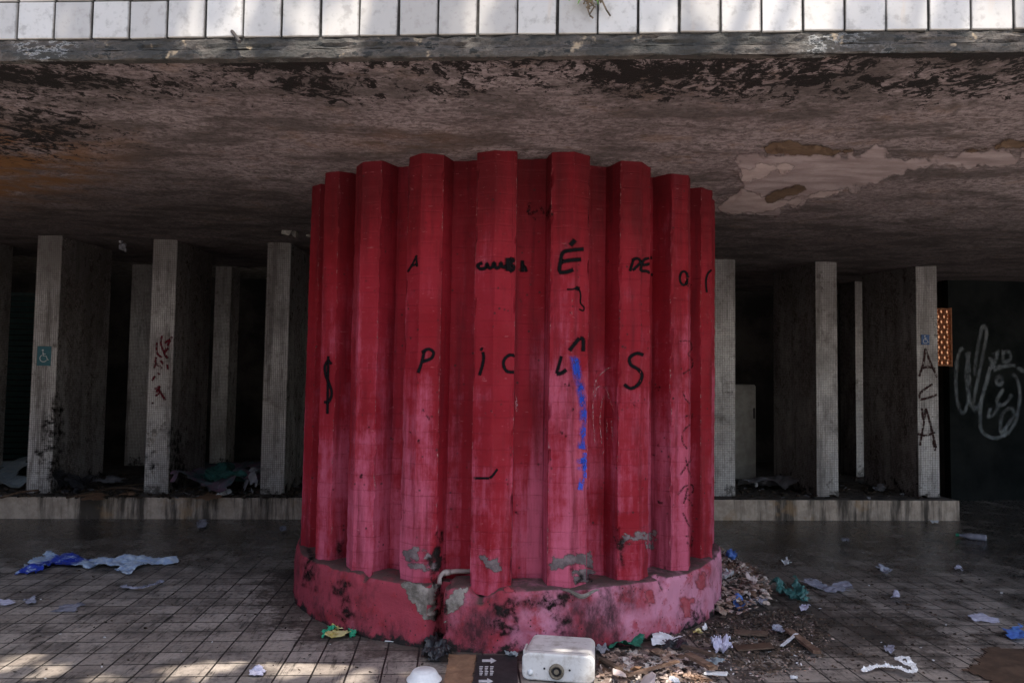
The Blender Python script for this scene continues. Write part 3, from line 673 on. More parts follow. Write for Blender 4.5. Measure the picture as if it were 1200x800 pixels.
G_([(800, 458), (803, 467), (808, 473)], [(802, 488), (811, 486), (809, 494)], w=1.6, m='marker_thin')
G_([(810, 496), (802, 503), (799, 515), (805, 526)], [(797, 556), (804, 546), (810, 538)], [(803, 535), (806, 548), (810, 560)], w=1.8, m='marker_thin')
G_([(794, 580), (802, 570), (811, 568), (812, 576), (803, 583), (808, 586), (812, 593)], [(806, 571), (801, 590)], [(800, 600), (804, 609), (808, 617)], [(803, 628), (811, 629), (810, 640), (804, 634)], w=1.8, m='marker_thin')
for seed, (px, py) in enumerate([(430, 497), (425, 555), (416, 620), (492, 515), (497, 480), (500, 485), (480, 505), (605, 600), (660, 505), (700, 430), (770, 520), (765, 530), (640, 250), (625, 250), (745, 470), (768, 455), (770, 480), (772, 585)]):
    rr_ = random.Random(seed); G_([(px, py), (px+rr_.uniform(-4, 5), py+rr_.uniform(-2, 5)), (px+rr_.uniform(-3, 6), py+rr_.uniform(2, 9))], w=rr_.uniform(1.2, 2.6), m='stain')
G_([(616, 244), (622, 238), (618, 252), (630, 246)], [(632, 240), (640, 252), (647, 240)], [(640, 258), (648, 250)], w=3, m='stain')

# ------------------------------------------------------------------ platform, pillars, back room
KB = bl(onz(180, 608.5, 0)); KR = bl(onz(980, 609, 0)); YK = (KB.y+KR.y)/2; ZP = .26
XE = bl(onz(1118, 608, 0)).x
mb = MB(); mb.box((0, 0, 0), (1, 1, 1))
m = MB(); m.box(((XE-11)/2, YK+3.2, ZP/2-.01), (XE+11, 6.4, ZP+.02), None, .012)
plat = mk('platform', m, M['kerb'], rz=PSI); tag(plat, 'long raised concrete platform with a stained kerb face', None, None, 'structure')
YF = YK+.27
pil0 = None
def make_pillar(xl, xr, yf, zt, dep, label, group='mosaic clad pillars on the platform'):
    wdt = xr-xl; p = thing('mosaic_pillar', label, 'pillar', bw(xl+wdt/2, yf, ZP), PSI, group)
    m = MB(); nz = 40
    m.box((0, dep/2, (zt-ZP)/2), (wdt, dep, zt-ZP), None, .004)
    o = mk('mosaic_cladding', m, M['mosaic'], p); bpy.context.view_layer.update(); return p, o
def bx(px, py):
    q = bl(ray(px, py)); return q.x/q.y*YF
spec = [(-106, -77, 'far left'), (31, 58.5, ''), (168, 197, ''), (304, 333, ''), (835, 862.5, ''), (957, 983, ''), (1077, 1101, '')]
labels = ['mosaic pillar at the left border, only its inner side in view',
          'tall mosaic pillar with the teal wheelchair sign and a scorched foot',
          'tall mosaic pillar with dark red scribbles down its front',
          'plain mosaic pillar just left of the red column',
          'plain mosaic pillar just right of the red column',
          'clean pale mosaic pillar between the pale cabinet and the pillar with lettering',
          'mosaic pillar with the small blue sign and brown sprayed lettering']
pill = []
x3 = bx(318, 577); x4 = bx(849, 579)
for (a, b, _), lb in zip(spec, labels):
    xa, xb = bx(a, 578), bx(b, 578); xm = (xa+xb)/2
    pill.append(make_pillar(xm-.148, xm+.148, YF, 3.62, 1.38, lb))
# pillars of the second row
for (a, b, y2, lb) in ((148, 184, 3.1, 'darker mosaic pillar set back between the signed and the scribbled pillars'), (247, 266, 3.1, 'narrow sliver of a set back pillar right of the scribbled pillar'), (1003, 1024, 2.2, 'narrow pale pillar set back beside the lettered pillar')):
    pa, pb = ony(a, 480, 9), ony(b, 480, 9)
    def hitx(px):
        d = bl(ray(px, 480)); return d.x/d.y*(YF+y2)
    make_pillar(hitx(a), hitx(b), YF+y2, 3.62, .5, lb, 'set back pillars on the platform')
# walls
def wall(name, x0, y0, x1, y1, z1, mat, label, th=.15):
    L = math.hypot(x1-x0, y1-y0); a = math.atan2(y1-y0, x1-x0)
    m = MB(); m.box((L/2, th/2, z1/2), (L, th, z1))
    o = mk(name, m, mat, None, bw(x0, y0, 0), PSI+a); tag(o, label, 'wall'); bpy.context.view_layer.update(); return o
YB = YF+4.6
wall('back_wall', -11, YB, 13, YB, 3.75, M['soot_shade'], 'sooty black back wall behind the pillars')
YG = YF+1.5
gw = wall('graffiti_wall', bl(ony(1113, 480, 9)).x/9*0+bl(ray(1113, 470)).x/bl(ray(1113, 470)).y*YG, YG, 13, YG, 3.6, M['darkwall'], 'blackish wall with pale looping graffiti right of the pillars')
gx0 = bl(ray(1113, 470)).x/bl(ray(1113, 470)).y*YG
wall('side_wall', gx0+.16, YG+.16, gx0+.16, YB, 3.6, M['soot_shade'], 'dark return wall of the back room', .1)
wall('light_block_wall', -9.5, 3.5, -9.5, YB, 3.6, M['soot_shade'], 'dark unseen end wall added to keep stray light out at the left')  # added out of view to stop light leaking in from the side

# writing on the pillars and wall
bv_2 = bvh_of(pill[2][1]); bv_6 = bvh_of(pill[6][1]); bv_g = bvh_of(gw)
strokes('graffiti', [[(202, 394), (197, 404), (192, 415)], [(190, 393), (189, 404), (196, 420)], [(184, 401), (184, 413), (190, 419)], [(200, 397), (193, 402)], [(198, 408), (193, 414), (197, 420)], [(181, 425), (186, 428), (190, 432)], [(183, 418), (181, 432)], [(188, 422), (192, 427)], [(196, 426), (197, 433)], [(185, 384), (186, 385)], [(196, 382), (197, 383)], [(185, 452), (189, 461), (194, 469)], [(181, 454), (187, 459), (182, 464)], [(188, 452), (183, 460)], [(178, 446), (182, 440)], [(184, 437), (188, 439)], [(197, 454), (198, 456)], [(178, 471), (180, 473)], [(183, 475), (184, 477)]], bv_2, M['redmarker'], pill[2][0], 2.2)
strokes('graffiti', [[(1084, 409), (1082, 425), (1077, 441)], [(1084, 408), (1090, 424), (1098, 442)], [(1079, 432), (1087, 430), (1096, 432)], [(1093, 450), (1086, 454), (1078, 461), (1078, 467)], [(1078, 468), (1088, 466), (1098, 462)], [(1085, 478), (1082, 498), (1078, 522)], [(1080, 478), (1082, 492)], [(1085, 478), (1091, 500), (1097, 525)], [(1075, 508), (1085, 510), (1096, 506)], [(1093, 516), (1096, 528)]], bv_6, M['darkspray'], pill[6][0], 2.2)
strokes('graffiti', [ell(1128, 446, 8, 38, -60, 280), [(1141, 440), (1147, 400), (1152, 382), (1156, 390), (1150, 425), (1141, 468), (1143, 481), (1152, 462), (1162, 425), (1158, 420)], [(1136, 412), (1132, 440), (1138, 478)], [(1163, 416), (1169, 411), (1166, 424), (1163, 431), (1173, 428)], [(1176, 410), (1176, 424), (1184, 420), (1182, 412), (1176, 413)], [(1164, 434), (1178, 429), (1190, 428)], ell(1171, 446, 3.4, 5), [(1176, 455), (1168, 470), (1176, 474), (1186, 462)], [(1161, 478), (1158, 488), (1166, 484), (1170, 474)], [(1160, 430), (1150, 470), (1149, 500), (1158, 511), (1172, 512), (1188, 498), (1195, 466), (1192, 445), (1186, 438)], [(1172, 506), (1174, 486), (1183, 478), (1188, 484), (1182, 496), (1172, 508)], [(1176, 512), (1180, 500)], [(1192, 430), (1200, 436)]], bv_g, M['whitespray'], gw, 3.4)

patch('scorch_mark', [(47, 520), (52, 485), (60, 466), (72, 480), (76, 570), (56, 577), (50, 550)], bvh_of(pill[1][1]), M['blackmould'], pill[1][0], .004, 1., 7., .08, soft=12.)
patch('scorch_mark', [(168, 540), (178, 530), (182, 548), (172, 562)], bv_2, M['blackmould'], pill[2][0], .004, 1., 4., .1, soft=7.)
patch('scorch_mark', [(196, 505), (212, 500), (224, 560), (198, 577)], bv_2, M['blackmould'], pill[2][0], .004, 1., 6., .08, soft=12.)
# wheelchair signs
def sign(name, poly_c, w_, h_, pil, mat, label, bv):
    h = cast(bv, *poly_c); p = thing(name, label, 'sign', h[0]+h[1]*.002, PSI)
    m = MB(); m.box((0, -.004, 0), (w_, .008, h_), None, .002); mk('plate', m, mat, p)
    s_ = w_/.2
    m = MB()
    def bar(pts, r_):
        pts = [(q[0]*s_, -.0095, q[1]*s_) for q in pts]; m.tube(pts, r_*s_, 6)
    m.lathe([(0, -.003), (.014*s_, -.003), (.014*s_, .003), (0, .003)], (-.018*s_, -.0095, .085*s_), Matrix.Rotation(R(90), 3, 'X'), 14)
    bar([(-.016, .062), (-.010, .0), (.034, 0), (.056, -.06), (.072, -.054)], .007)
    bar([(-.014, .03), (.026, .03)], .006)
    bar([(-.032+0.*t, 0) if False else (-.004+.052*math.cos(R(t)), -.035+.052*math.sin(R(t))) for t in range(120, 345, 15)], .006)
    mk('wheelchair_symbol', m, M['signwhite'], p)
bv_1 = bvh_of(pill[1][1])
sign('wheelchair_sign', (52, 417), .165, .24, pill[1], M['signteal'], 'teal wheelchair sign on the leftmost fully visible pillar', bv_1)
sign('wheelchair_sign', (1084, 398), .115, .135, pill[6], M['signblue'], 'small blue wheelchair sign above the brown lettering', bv_6)

# screen of pierced blocks with light behind
dsc = YG+.55
def at_b(px, py, y):                  # pixel -> point on the building-frame plane y
    d = ray(px, py); q = bl(d); t = y/q.y; return EYE+d*t
c0 = at_b(1096, 362, YG-.06); c1 = at_b(1114, 428, YG-.06)
sw = (bl(c1)-bl(c0)).x; sh = c0.z-c1.z
scr = thing('pierced_block_screen', 'small screen of orange pierced blocks lit from behind', 'screen', Vector(((c0.x+c1.x)/2, (c0.y+c1.y)/2, c1.z)), PSI)
m = MB(); rr = sw/5.2; nrow = int(sh/(rr*1.75))
for j in range(nrow):
    for i in range(3):
        x = (i-1+(.5 if j % 2 else 0)-.25)*rr*2.02; z = (j+.5)*sh/nrow
        if abs(x)+rr > sw/2+.012: continue
        m.lathe([(rr*.98, -.03), (rr*.74, -.03), (rr*.70, .03), (rr*.98, .03), (rr*.98, -.03)], (x, 0, z), Matrix.Rotation(R(90), 3, 'X'), 12)
for s_ in (-1, 1): m.box((s_*(sw/2), 0, sh/2), (.02, .07, sh+.04))
for z in (0, sh): m.box((0, 0, z), (sw-.021, .07, .02))
mk('pierced_blocks', m, M['terracotta'], scr)
m = MB(); m.box((0, .042, sh/2), (sw-.01, .01, sh-.01)); mk('pane', m, M['glow'], scr)

# louvre left, cabinet right
c0 = at_b(-30, 345, YF+2.2); c1 = at_b(44, 500, YF+2.2); lw = (bl(c1)-bl(c0)).x
lv = thing('louvred_gate', 'dark green louvred gate standing behind the leftmost pillars', 'gate', Vector(((c0.x+c1.x)/2, (c0.y+c1.y)/2, ZP)), PSI)
m = MB(); zt = c0.z-ZP
for i in range(int(zt/.085)): m.box((0, 0, .05+i*.085), (lw-.08, .012, .07), Matrix.Rotation(R(32), 3, 'X'))
mk('slats', m, M['louvre'], lv)
m = MB()
for s_ in (-1, 1): m.box((s_*(lw/2-.02), 0, zt/2), (.04, .05, zt))
m.box((0, 0, zt+.02), (lw, .05, .04)); mk('frame', m, M['louvre'], lv)
c0 = at_b(852, 450, YF+1.7); c1 = at_b(886, 548, YF+1.7); fwid = (bl(c1)-bl(c0)).x
fr = thing('cabinet', 'pale dirty metal cabinet standing in the dark behind a pillar', 'cabinet', Vector(((c0.x+c1.x)/2, (c0.y+c1.y)/2, ZP)), PSI)
fh = c0.z-ZP
m = MB(); m.box((0, .24, fh/2), (fwid, .44, fh), None, .015); mk('body', m, M['fridge'], fr)
m = MB(); m.box((0, .0, fh/2), (fwid-.01, .03, fh-.04), None, .01); mk('door', m, M['fridge'], fr)
m = MB(); m.box((fwid/2-.04, -.03, fh*.7), (.02, .025, .16), None, .004); mk('handle', m, M['iron'], fr)

# ------------------------------------------------------------------ litter
def sheet(name, poly, mat, label, cat, amp=.03, seed=0, z=.006, cell=None, group=None, solid=.0015, fold=1., rag=.18):
    pts = [onz(px, py, z) for px, py in poly]
    c = sum(pts, Vector())/len(pts); loc = Vector((c.x, c.y, 0))
    q = [(p.x-c.x, p.y-c.y) for p in pts]
    x0, x1 = min(p[0] for p in q), max(p[0] for p in q); y0, y1 = min(p[1] for p in q), max(p[1] for p in q)
    s_ = cell or max(.004, min(x1-x0, y1-y0)/26, max(x1-x0, y1-y0)/90)
    nx, ny = max(2, int((x1-x0)/s_)+1), max(2, int((y1-y0)/s_)+1); m = MB(); idx = {}
    k = 1/max(.05, min(x1-x0, y1-y0))*fold
    def vert(i, j):
        if (i, j) not in idx:
            x, y = x0+i*s_, y0+j*s_
            h = abs(fbm((x*k*.9, y*k*.9, seed), 2))*.9+.30*abs(fbm((x*k*2.6, y*k*2.6, seed+3), 2))+.08*abs(fbm((x*k*7, y*k*7, seed+5), 2))
            idx[i, j] = len(m.v); m.v.append((x+.3*s_*mn.noise(Vector((x*90, y*90, seed))), y+.3*s_*mn.noise(Vector((x*90, y*90, seed+9))), z+amp*h))
        return idx[i, j]
    for i in range(nx):
        for j in range(ny):
            x, y = x0+(i+.5)*s_, y0+(j+.5)*s_; d = rag*min(x1-x0, y1-y0)
            if inside(x+d*fbm((x*k*3, y*k*3, seed+20), 3), y+d*fbm((x*k*3, y*k*3, seed+30), 3), q):
                m.f.append((vert(i, j), vert(i+1, j), vert(i+1, j+1), vert(i, j+1)))
    if not m.f: return None
    o = mk(name, m, mat, None, loc, solid=solid); tag(o, label, cat, group); return o
def blob(cx_, cy_, rx, ry, n=9, seed=0):
    r_ = random.Random(seed); return [(cx_+rx*r_.uniform(.7, 1.1)*math.cos(i*2*math.pi/n), cy_+ry*r_.uniform(.7, 1.1)*math.sin(i*2*math.pi/n)) for i in range(n)]

def ribbon(name, path, wd, mat, label, cat, seed):
    P = [onz(*p, .01) for p in path]; c = P[0].copy(); c.z = 0; m = MB(); cur = []
    q = [P[0]]+P+[P[-1]]
    for i in range(1, len(q)-2):
        for k in range(10):
            t = k/10; a, b, d, e = q[i-1], q[i], q[i+1], q[i+2]
            cur.append(.5*(2*b+(d-a)*t+(2*a-5*b+4*d-e)*t*t+(3*b-a-3*d+e)*t**3))
    cur.append(P[-1]); n = len(cur)
    for i, p in enumerate(cur):
        t = (cur[min(i+1, n-1)]-cur[max(i-1, 0)]).normalized(); s_ = Vector((-t.y, t.x, 0)); w_ = wd*.5*(1+.6*fbm((i*.21, seed, 0), 3))*(.5 if i in (0, n-1) else 1)
        for k in range(5):
            u_ = k/2-1; m.v.append(tuple(p-c+s_*w_*u_+Vector((0, 0, .012+.02*abs(fbm((i*.3, k*.9, seed), 3))+.00035*i))))
    m.f = [(i*5+k, i*5+k+1, i*5+k+6, i*5+k+5) for i in range(n-1) for k in range(4)]
    o = mk(name, m, mat, None, c, solid=.002); tag(o, label, cat); return o
sheet('plastic_sheet', [(20, 674), (36, 660), (58, 648), (66, 652), (80, 655), (112, 657), (150, 654), (207, 656), (208, 661), (170, 664), (157, 668), (152, 674), (141, 674), (138, 666), (95, 667), (62, 664), (46, 672)], M['bluewhite'], 'long crumpled blue and white plastic sheet on the left paving', 'plastic sheet', .075, 1, cell=.010, fold=2.6, rag=.05)
ribbon('plastic_strip', [(143, 688), (152, 691), (166, 691), (180, 688), (191, 684)], .05, M['clear'], 'thin clear plastic strip below the blue and white sheet', 'plastic', 2)
sheet('plastic_scrap', blob(6, 706, 14, 4, 8, 3), M['lav'], 'lilac plastic scrap cut by the left border', 'plastic', .02, 3)
sheet('plastic_scrap', blob(36, 705, 7, 5, 8, 4), M['clear'], 'small greyish plastic scrap left of the green film', 'plastic', .04, 4)
sheet('plastic_film', [(60, 717), (75, 708), (98, 706), (88, 716)], M['clear'], 'faint greenish film lying flat on the left paving', 'plastic', .01, 5)
sheet('tissue', [(293, 786), (300, 783), (309, 784), (310, 790), (303, 793), (294, 793)], M['lav'], 'small white tissue in the sun patch at the lower left', 'tissue', .03, 6)
sheet('paper_scrap', blob(237, 611+4, 6, 5, 8, 2), M['clear'], 'grey scrap on the dark paving near the left kerb', 'paper', .05, 7)
sheet('paper_scrap', blob(332, 620, 5, 4, 8, 3), M['clear'], 'round grey scrap just left of the column foot', 'paper', .05, 8)
# snack wrapper: two parts
wp = thing('snack_wrapper', 'green and yellow snack wrapper beside the pedestal', 'wrapper', onz(396, 742))
def sub_sheet(name, poly, mat, amp, seed, par):
    o = sheet(name, poly, mat, None, None, amp, seed); o.location = o.location-par.location; o.parent = par; return o
sub_sheet('yellow_front', [(380, 747), (384, 742), (396, 738), (411, 741), (413, 746), (398, 749)], M['yellow'], .05, 9, wp)
sub_sheet('green_end', [(377, 743), (386, 736), (396, 738), (384, 744), (378, 748)], M['brightgreen'], .05, 10, wp)
sub_sheet('green_end', [(408, 738), (415, 737), (417, 745), (410, 748)], M['brightgreen'], .05, 11, wp)
sub_sheet('orange_strip', [(389, 735), (402, 733), (406, 737), (394, 740)], M['yellow'], .06, 12, wp)
# fork
a, b = onz(451, 752), onz(482, 754); d = (b-a); fk = thing('plastic_fork', 'white plastic fork lying against the pedestal foot', 'fork', a, math.atan2(d.y, d.x))
L = d.length; m = MB(); m.box((L*.33, 0, .008), (L*.66, .011, .004), None, .001); mk('handle', m, M['white_plastic'], fk)
m = MB(); m.box((L*.73, 0, .010), (L*.16, .026, .004), None, .001)
for k in range(4): m.box((L*.9, (k-1.5)*.0075, .011), (L*.2, .0045, .004), Matrix.Rotation(R(-6), 3, 'Y'))
mk('tines', m, M['white_plastic'], fk)
# foam bowl upside down
p = onz(497, 797); m = MB(); m.lathe([(.098, 0), (.101, .004), (.098, .010), (.090, .014), (.068, .050), (.062, .055), (.052, .052), (.05, .055), (0, .055)], n=40)
bo = mk('foam_bowl', m, M['foam'], None, (p.x, p.y, .004), smooth=True); tag(bo, 'white foam bowl turned upside down', 'bowl')
sheet('black_bag', [(494, 768), (498, 757), (510, 752), (524, 757), (527, 768), (518, 778), (504, 776)], M['black'], 'crumpled black plastic bag at the foot of the pedestal slot', 'bag', .09, 13, fold=1.5)
sheet('cardboard', [(520, 806), (526, 767), (558, 768), (552, 806)], M['card'], 'flat brown cardboard piece next to the foam bowl', 'cardboard', .012, 14, rag=.03, solid=.004)
# black printed flap
P4 = [onz(*q, .012) for q in ((553, 806), (560, 768), (606, 768), (607, 806))]
fl = thing('printed_box_flap', 'black box flap with white arrows and print beside the cardboard', 'box flap', P4[0])
m = MB(); m.add([q-P4[0] for q in P4]+[q-P4[0]+Vector((0, 0, .005)) for q in P4], [(4, 5, 6, 7), (0, 1, 5, 4), (1, 2, 6, 5), (2, 3, 7, 6), (3, 0, 4, 7)]); mk('flap', m, M['blackcard'], fl)
m = MB()
def quadpx(pts, z=.0195): m.add([onz(*q, z)-P4[0] for q in pts], [tuple(range(len(pts)))])
for (x, y) in ((565, 773), (561, 797)):
    quadpx([(x, y-1), (x+10, y-1), (x+10, y+2), (x, y+2)]); quadpx([(x+10, y-3), (x+17, y+.5), (x+10, y+4)])
for i in range(3):
    for k in range(6):
        x = 562+i*6.2; y = 780+k*1.9; quadpx([(x, y), (x+4.2-((k*7+i*3) % 3)*.6, y), (x+4-((k*7+i*3) % 3)*.6, y+1.1), (x-.3, y+1.1)])
mk('print', m, M['print'], fl)

# cistern lying on its back
ca = onz(611, 797.5); cb = onz(697, 803); d = cb-ca; W = d.length; az = math.atan2(d.y, d.x)
cs = thing('toilet_cistern', 'dirty white plastic toilet cistern lying on its side in front of the column', 'cistern', (ca+cb)/2, az+R(-1.5))
bm = bmesh.new(); bmesh.ops.create_cube(bm, size=1); HC = .155; DC = .36
for v in bm.verts:
    tx = 1-.07*(v.co.y+.5); v.co = Vector((v.co.x*W*tx, (v.co.y+.5)*DC, (v.co.z+.5)*HC*(1-.06*(v.co.y+.5))))
bmesh.ops.bevel(bm, geom=[e for e in bm.edges if abs((e.verts[0].co-e.verts[1].co).y) > .2], offset=.038, segments=5, affect='EDGES', profile=.5)
bmesh.ops.bevel(bm, geom=[e for e in bm.edges if abs((e.verts[0].co-e.verts[1].co).y) < .01], offset=.012, segments=3, affect='EDGES', profile=.5)
m = MB(); bm.verts.index_update(); m.add([v.co for v in bm.verts], [[v.index for v in f.verts] for f in bm.faces]); bm.free()
mk('tank', m, M['cistern'], cs, (0, 0, .006), smooth=False)
rx = Matrix.Rotation(R(90), 3, 'X')
m = MB(); m.lathe([(.030, -.012), (.043, -.012), (.044, .004), (.038, .016), (.030, .016), (.028, .0), (.024, -.02)], (-.008, -.004, .066), rx, 28); mk('outlet_ring', m, M['brass'], cs, smooth=True)
m = MB(); m.lathe([(0, .004), (.026, .004), (.026, -.004)], (-.008, -.004, .066), rx, 20); mk('outlet_hole', m, M['black'], cs)
m = MB(); m.lathe([(.0, .012), (.012, .012), (.015, .006), (.015, -.01)], (-.008, -.006, .066), rx, 16); mk('valve', m, M['brass'], cs)
for x in (-.078, .066):
    m = MB(); m.lathe([(0, .004), (.006, .004), (.006, -.002)], (x, .0, .078), rx, 10); mk('bolt_hole', m, M['black'], cs)
m = MB(); m.lathe([(0, .02), (.009, .02), (.010, .006), (.017, .004), (.017, -.004)], (-.158, 0, .05), rx, 16); mk('inlet_nozzle', m, M['white_plastic'], cs, smooth=True)
m = MB(); m.box((0, .045, .1585), (W*.86, .004, .003)); mk('seam', m, M['soot_shade'], cs)
m = MB(); m.box((-W/2-.004, .2, .08), (.016, .12, .09), None, .005); mk('lid_edge', m, M['cistern'], cs)

# pipe in a flute
p0, p1, p2 = onz(515, 683, .42), onz(517, 672, .44), onz(556, 671, .44)
pp_ = thing('drain_pipe', 'short bent grey pipe lying in a flute above the pedestal slot', 'pipe', p0)
c = cast(bv_c, 516, 676); d_ = c[2]-.03
q = [EYE+ray(515, 684)*(d_-.02), EYE+ray(515, 676)*d_, EYE+ray(519, 671)*d_, EYE+ray(535, 669)*(d_+.06), EYE+ray(556, 669)*(d_+.06)]
m = MB(); m.tube([v-p0 for v in q], .016, 12); mk('pipe_run', m, M['pvc'], pp_, smooth=True)
m = MB(); m.tube([q[2]-p0+(q[3]-q[2])*.1, q[2]-p0+(q[3]-q[2])*.45], .021, 12); mk('pipe_collar', m, M['pvc'], pp_, smooth=True)
# plaster crescent on the pedestal
c = cast(bv_c, 680, 692)
m = MB(); m.tube([c[0]+Vector((-.115+.23*t, -.03-.035*math.sin(math.pi*t), .01*math.sin(9*t)+.012-.02*math.sin(math.pi*t))) - c[0] for t in [i/12 for i in range(13)]], [.004+.011*math.sin(math.pi*i/12) for i in range(13)], 8)
o = mk('plaster_chip', m, M['concrete'], None, c[0]); tag(o, 'curved grey plaster chip on the pedestal edge', 'plaster')

# --- right: sheets
sheet('green_cloth', [(704, 758), (716, 748), (740, 744), (757, 752), (752, 762), (728, 764)], M['green'], 'dark green crumpled cloth against the pedestal', 'cloth', .10, 15, fold=1.4)
sheet('paper_sheet', [(762, 748), (786, 747), (800, 751), (783, 755), (775, 760), (764, 756)], M['paper'], 'bright white folded paper right of the green cloth', 'paper', .06, 16)
sheet('black_rag', [(776, 760), (784, 753), (800, 754), (806, 762), (790, 763)], M['black'], 'black plastic scrap under the folded paper', 'plastic', .07, 17)
sheet('tissue', [(832, 756), (838, 750), (846, 753), (855, 757), (855, 766), (842, 767), (836, 763)], M['lav'], 'lavender crumpled tissue on the rubbish right of the column', 'tissue', .09, 18, fold=1.5)
sheet('plastic_bag', [(906, 688), (916, 687), (925, 695), (934, 688), (942, 694), (944, 707), (925, 705), (912, 699)], M['teal'], 'torn teal plastic bag right of the rubble heap', 'bag', .16, 19, fold=1.3)
sheet('plastic_film', [(934, 685), (950, 682), (970, 687), (994, 685), (996, 693), (975, 695), (955, 690)], M['clear'], 'greyish clear plastic film behind the teal bag', 'plastic', .06, 20)
ribbon('plastic_strip', [(1011, 789), (1022, 785), (1034, 784), (1048, 786), (1056, 788), (1064, 793), (1072, 792), (1068, 784), (1061, 778), (1052, 780), (1058, 785), (1067, 790)], .034, M['foam'], 'white knotted plastic strip on the paving at the lower right', 'plastic', 21)
sheet('plastic_film', [(1135, 720), (1150, 718), (1172, 726), (1168, 730), (1140, 727)], M['lav'], 'pale lilac plastic film above the brown card', 'plastic', .02, 22)
sheet('plastic_film', blob(1192, 743, 13, 10, 9, 5), M['blue'], 'blue plastic scrap at the right border', 'plastic', .05, 23)
sheet('wet_cardboard', [(1147, 789), (1152, 768), (1166, 762), (1210, 760), (1215, 810), (1160, 806)], M['wetcard'], 'soaked brown cardboard at the lower right corner', 'cardboard', .008, 24, solid=.004)
sheet('paper_scrap', blob(1036, 670, 8, 4, 8, 6), M['clear'], 'small grey paper ball far right of the teal bag', 'paper', .08, 25)
sheet('paper_scrap', blob(1050, 700, 6, 4, 8, 7), M['lav'], 'small lilac scrap right of the clear film', 'paper', .06, 26)
sheet('paper_scrap', blob(1124, 668, 5, 3, 8, 8), M['lav'], 'tiny pale scrap below the green bottle', 'paper', .06, 27)
sheet('paper_scrap', blob(1042, 761, 7, 5, 8, 9), M['clear'], 'grey crumpled scrap above the knotted strip', 'paper', .05, 28)
sheet('paper_scrap', blob(930, 794, 5, 2.5, 8, 10), M['paper'], 'tiny white scrap at the bottom border right of the rubble', 'paper', .02, 29)
# green bottle
a, b = onz(1120, 630), onz(1157, 634); d = b-a; bt = thing('plastic_bottle', 'clear plastic bottle with green cap lying near the graffiti wall', 'bottle', a, math.atan2(d.y, d.x)); L = d.length
ry = Matrix.Rotation(R(90), 3, 'Y')
m = MB(); m.lathe([(0, L*.98), (.03, L*.98), (.036, L*.94), (.036, L*.45), (.034, L*.4), (.015, L*.2), (.013, L*.12)], (0, 0, .036), ry, 16); mk('body', m, M['clear'], bt, smooth=True)
m = MB(); m.lathe([(0, .0), (.018, .0), (.018, L*.12), (0, L*.12)], (0, 0, .036), ry, 12); mk('cap', m, M['brightgreen'], bt)

# rubble heaps and bits
def heap(name, px0, foot, n, hmax, dmin, dmax, mat, label, seed, flat=.7):
    rnd = random.Random(seed); q = [onz(*p) for p in foot]; poly = [(p.x, p.y) for p in q]
    c = onz(*px0); m = MB(); xs_ = [p[0] for p in poly]; ys_ = [p[1] for p in poly]; rad = max(max(xs_)-min(xs_), max(ys_)-min(ys_))/2
    k = 0
    while k < n:
        x, y = rnd.uniform(min(xs_), max(xs_)), rnd.uniform(min(ys_), max(ys_))
        if not inside(x, y, poly): continue
        h = hmax*max(0, 1-math.hypot(x-c.x, y-c.y)/rad)**1.3*rnd.uniform(.3, 1.)
        d_ = rnd.uniform(dmin, dmax)*rnd.choice((.5, .7, 1, 1.2)); k += 1
        m.chunk(Vector((x-c.x, y-c.y, h+d_*.25)), d_, rnd, flat)
    o = mk(name, m, mat, None, (c.x, c.y, 0)); tag(o, label, 'rubble', None, 'stuff'); return o
heap('rubble_heap', (862, 690), [(842, 640), (862, 655), (885, 680), (905, 700), (900, 712), (872, 722), (830, 722), (835, 700)], 950, .20, .008, .042, M['rubble'], 'heap of tan rubble and crumbs right of the pedestal', 1, .42)
heap('rubble_heap', (770, 792), [(700, 806), (704, 770), (722, 760), (760, 762), (800, 764), (825, 775), (850, 806)], 1200, .06, .007, .034, M['rubble'], 'spread of broken chips and rubble at the bottom right of the cistern', 2, .36)
heap('debris_spread', (880, 735), [(800, 745), (850, 720), (900, 715), (950, 715), (975, 735), (960, 770), (900, 790), (850, 775)], 1500, .02, .004, .024, M['bits'], 'dark litter crumbs spread over the paving right of the column', 3, .5)
def scatter(name, regs, mat, label, seed, dmin=.004, dmax=.02, flat=.3):
    rnd = random.Random(seed); m = MB()
    for (x0, y0, x1, y1, n) in regs:
        for _ in range(n):
            p = onz(rnd.uniform(x0, x1), rnd.uniform(y0, y1)); 
            if math.hypot(p.x-CXW, p.y-CYW) < RP: continue
            m.chunk(p+Vector((0, 0, .003)), rnd.uniform(dmin, dmax)*rnd.choice((.4, .6, 1)), rnd, flat)
    o = mk(name, m, mat); tag(o, label, 'debris', None, 'stuff')
scatter('debris_crumbs', [(0, 640, 420, 800, 130), (880, 640, 1200, 800, 700), (930, 690, 1080, 770, 420), (330, 690, 360, 730, 15), (360, 755, 520, 800, 30), (690, 755, 1000, 800, 260)], M['bits'], 'dark crumbs and leaf bits scattered over the paving', 4)
scatter('paper_crumbs', [(880, 640, 1200, 800, 34), (820, 715, 960, 790, 40), (0, 700, 400, 800, 9), (700, 755, 860, 800, 40)], M['paper'], 'tiny pale scraps scattered over the paving', 5, .006, .018)

heap('grit_spread', (860, 735), [(760, 752), (830, 728), (880, 716), (930, 716), (980, 745), (950, 785), (880, 800), (800, 800)], 1600, .012, .003, .013, M['rubble'], 'fine grit and plaster dust spread in front of the rubble heap', 6, .5)
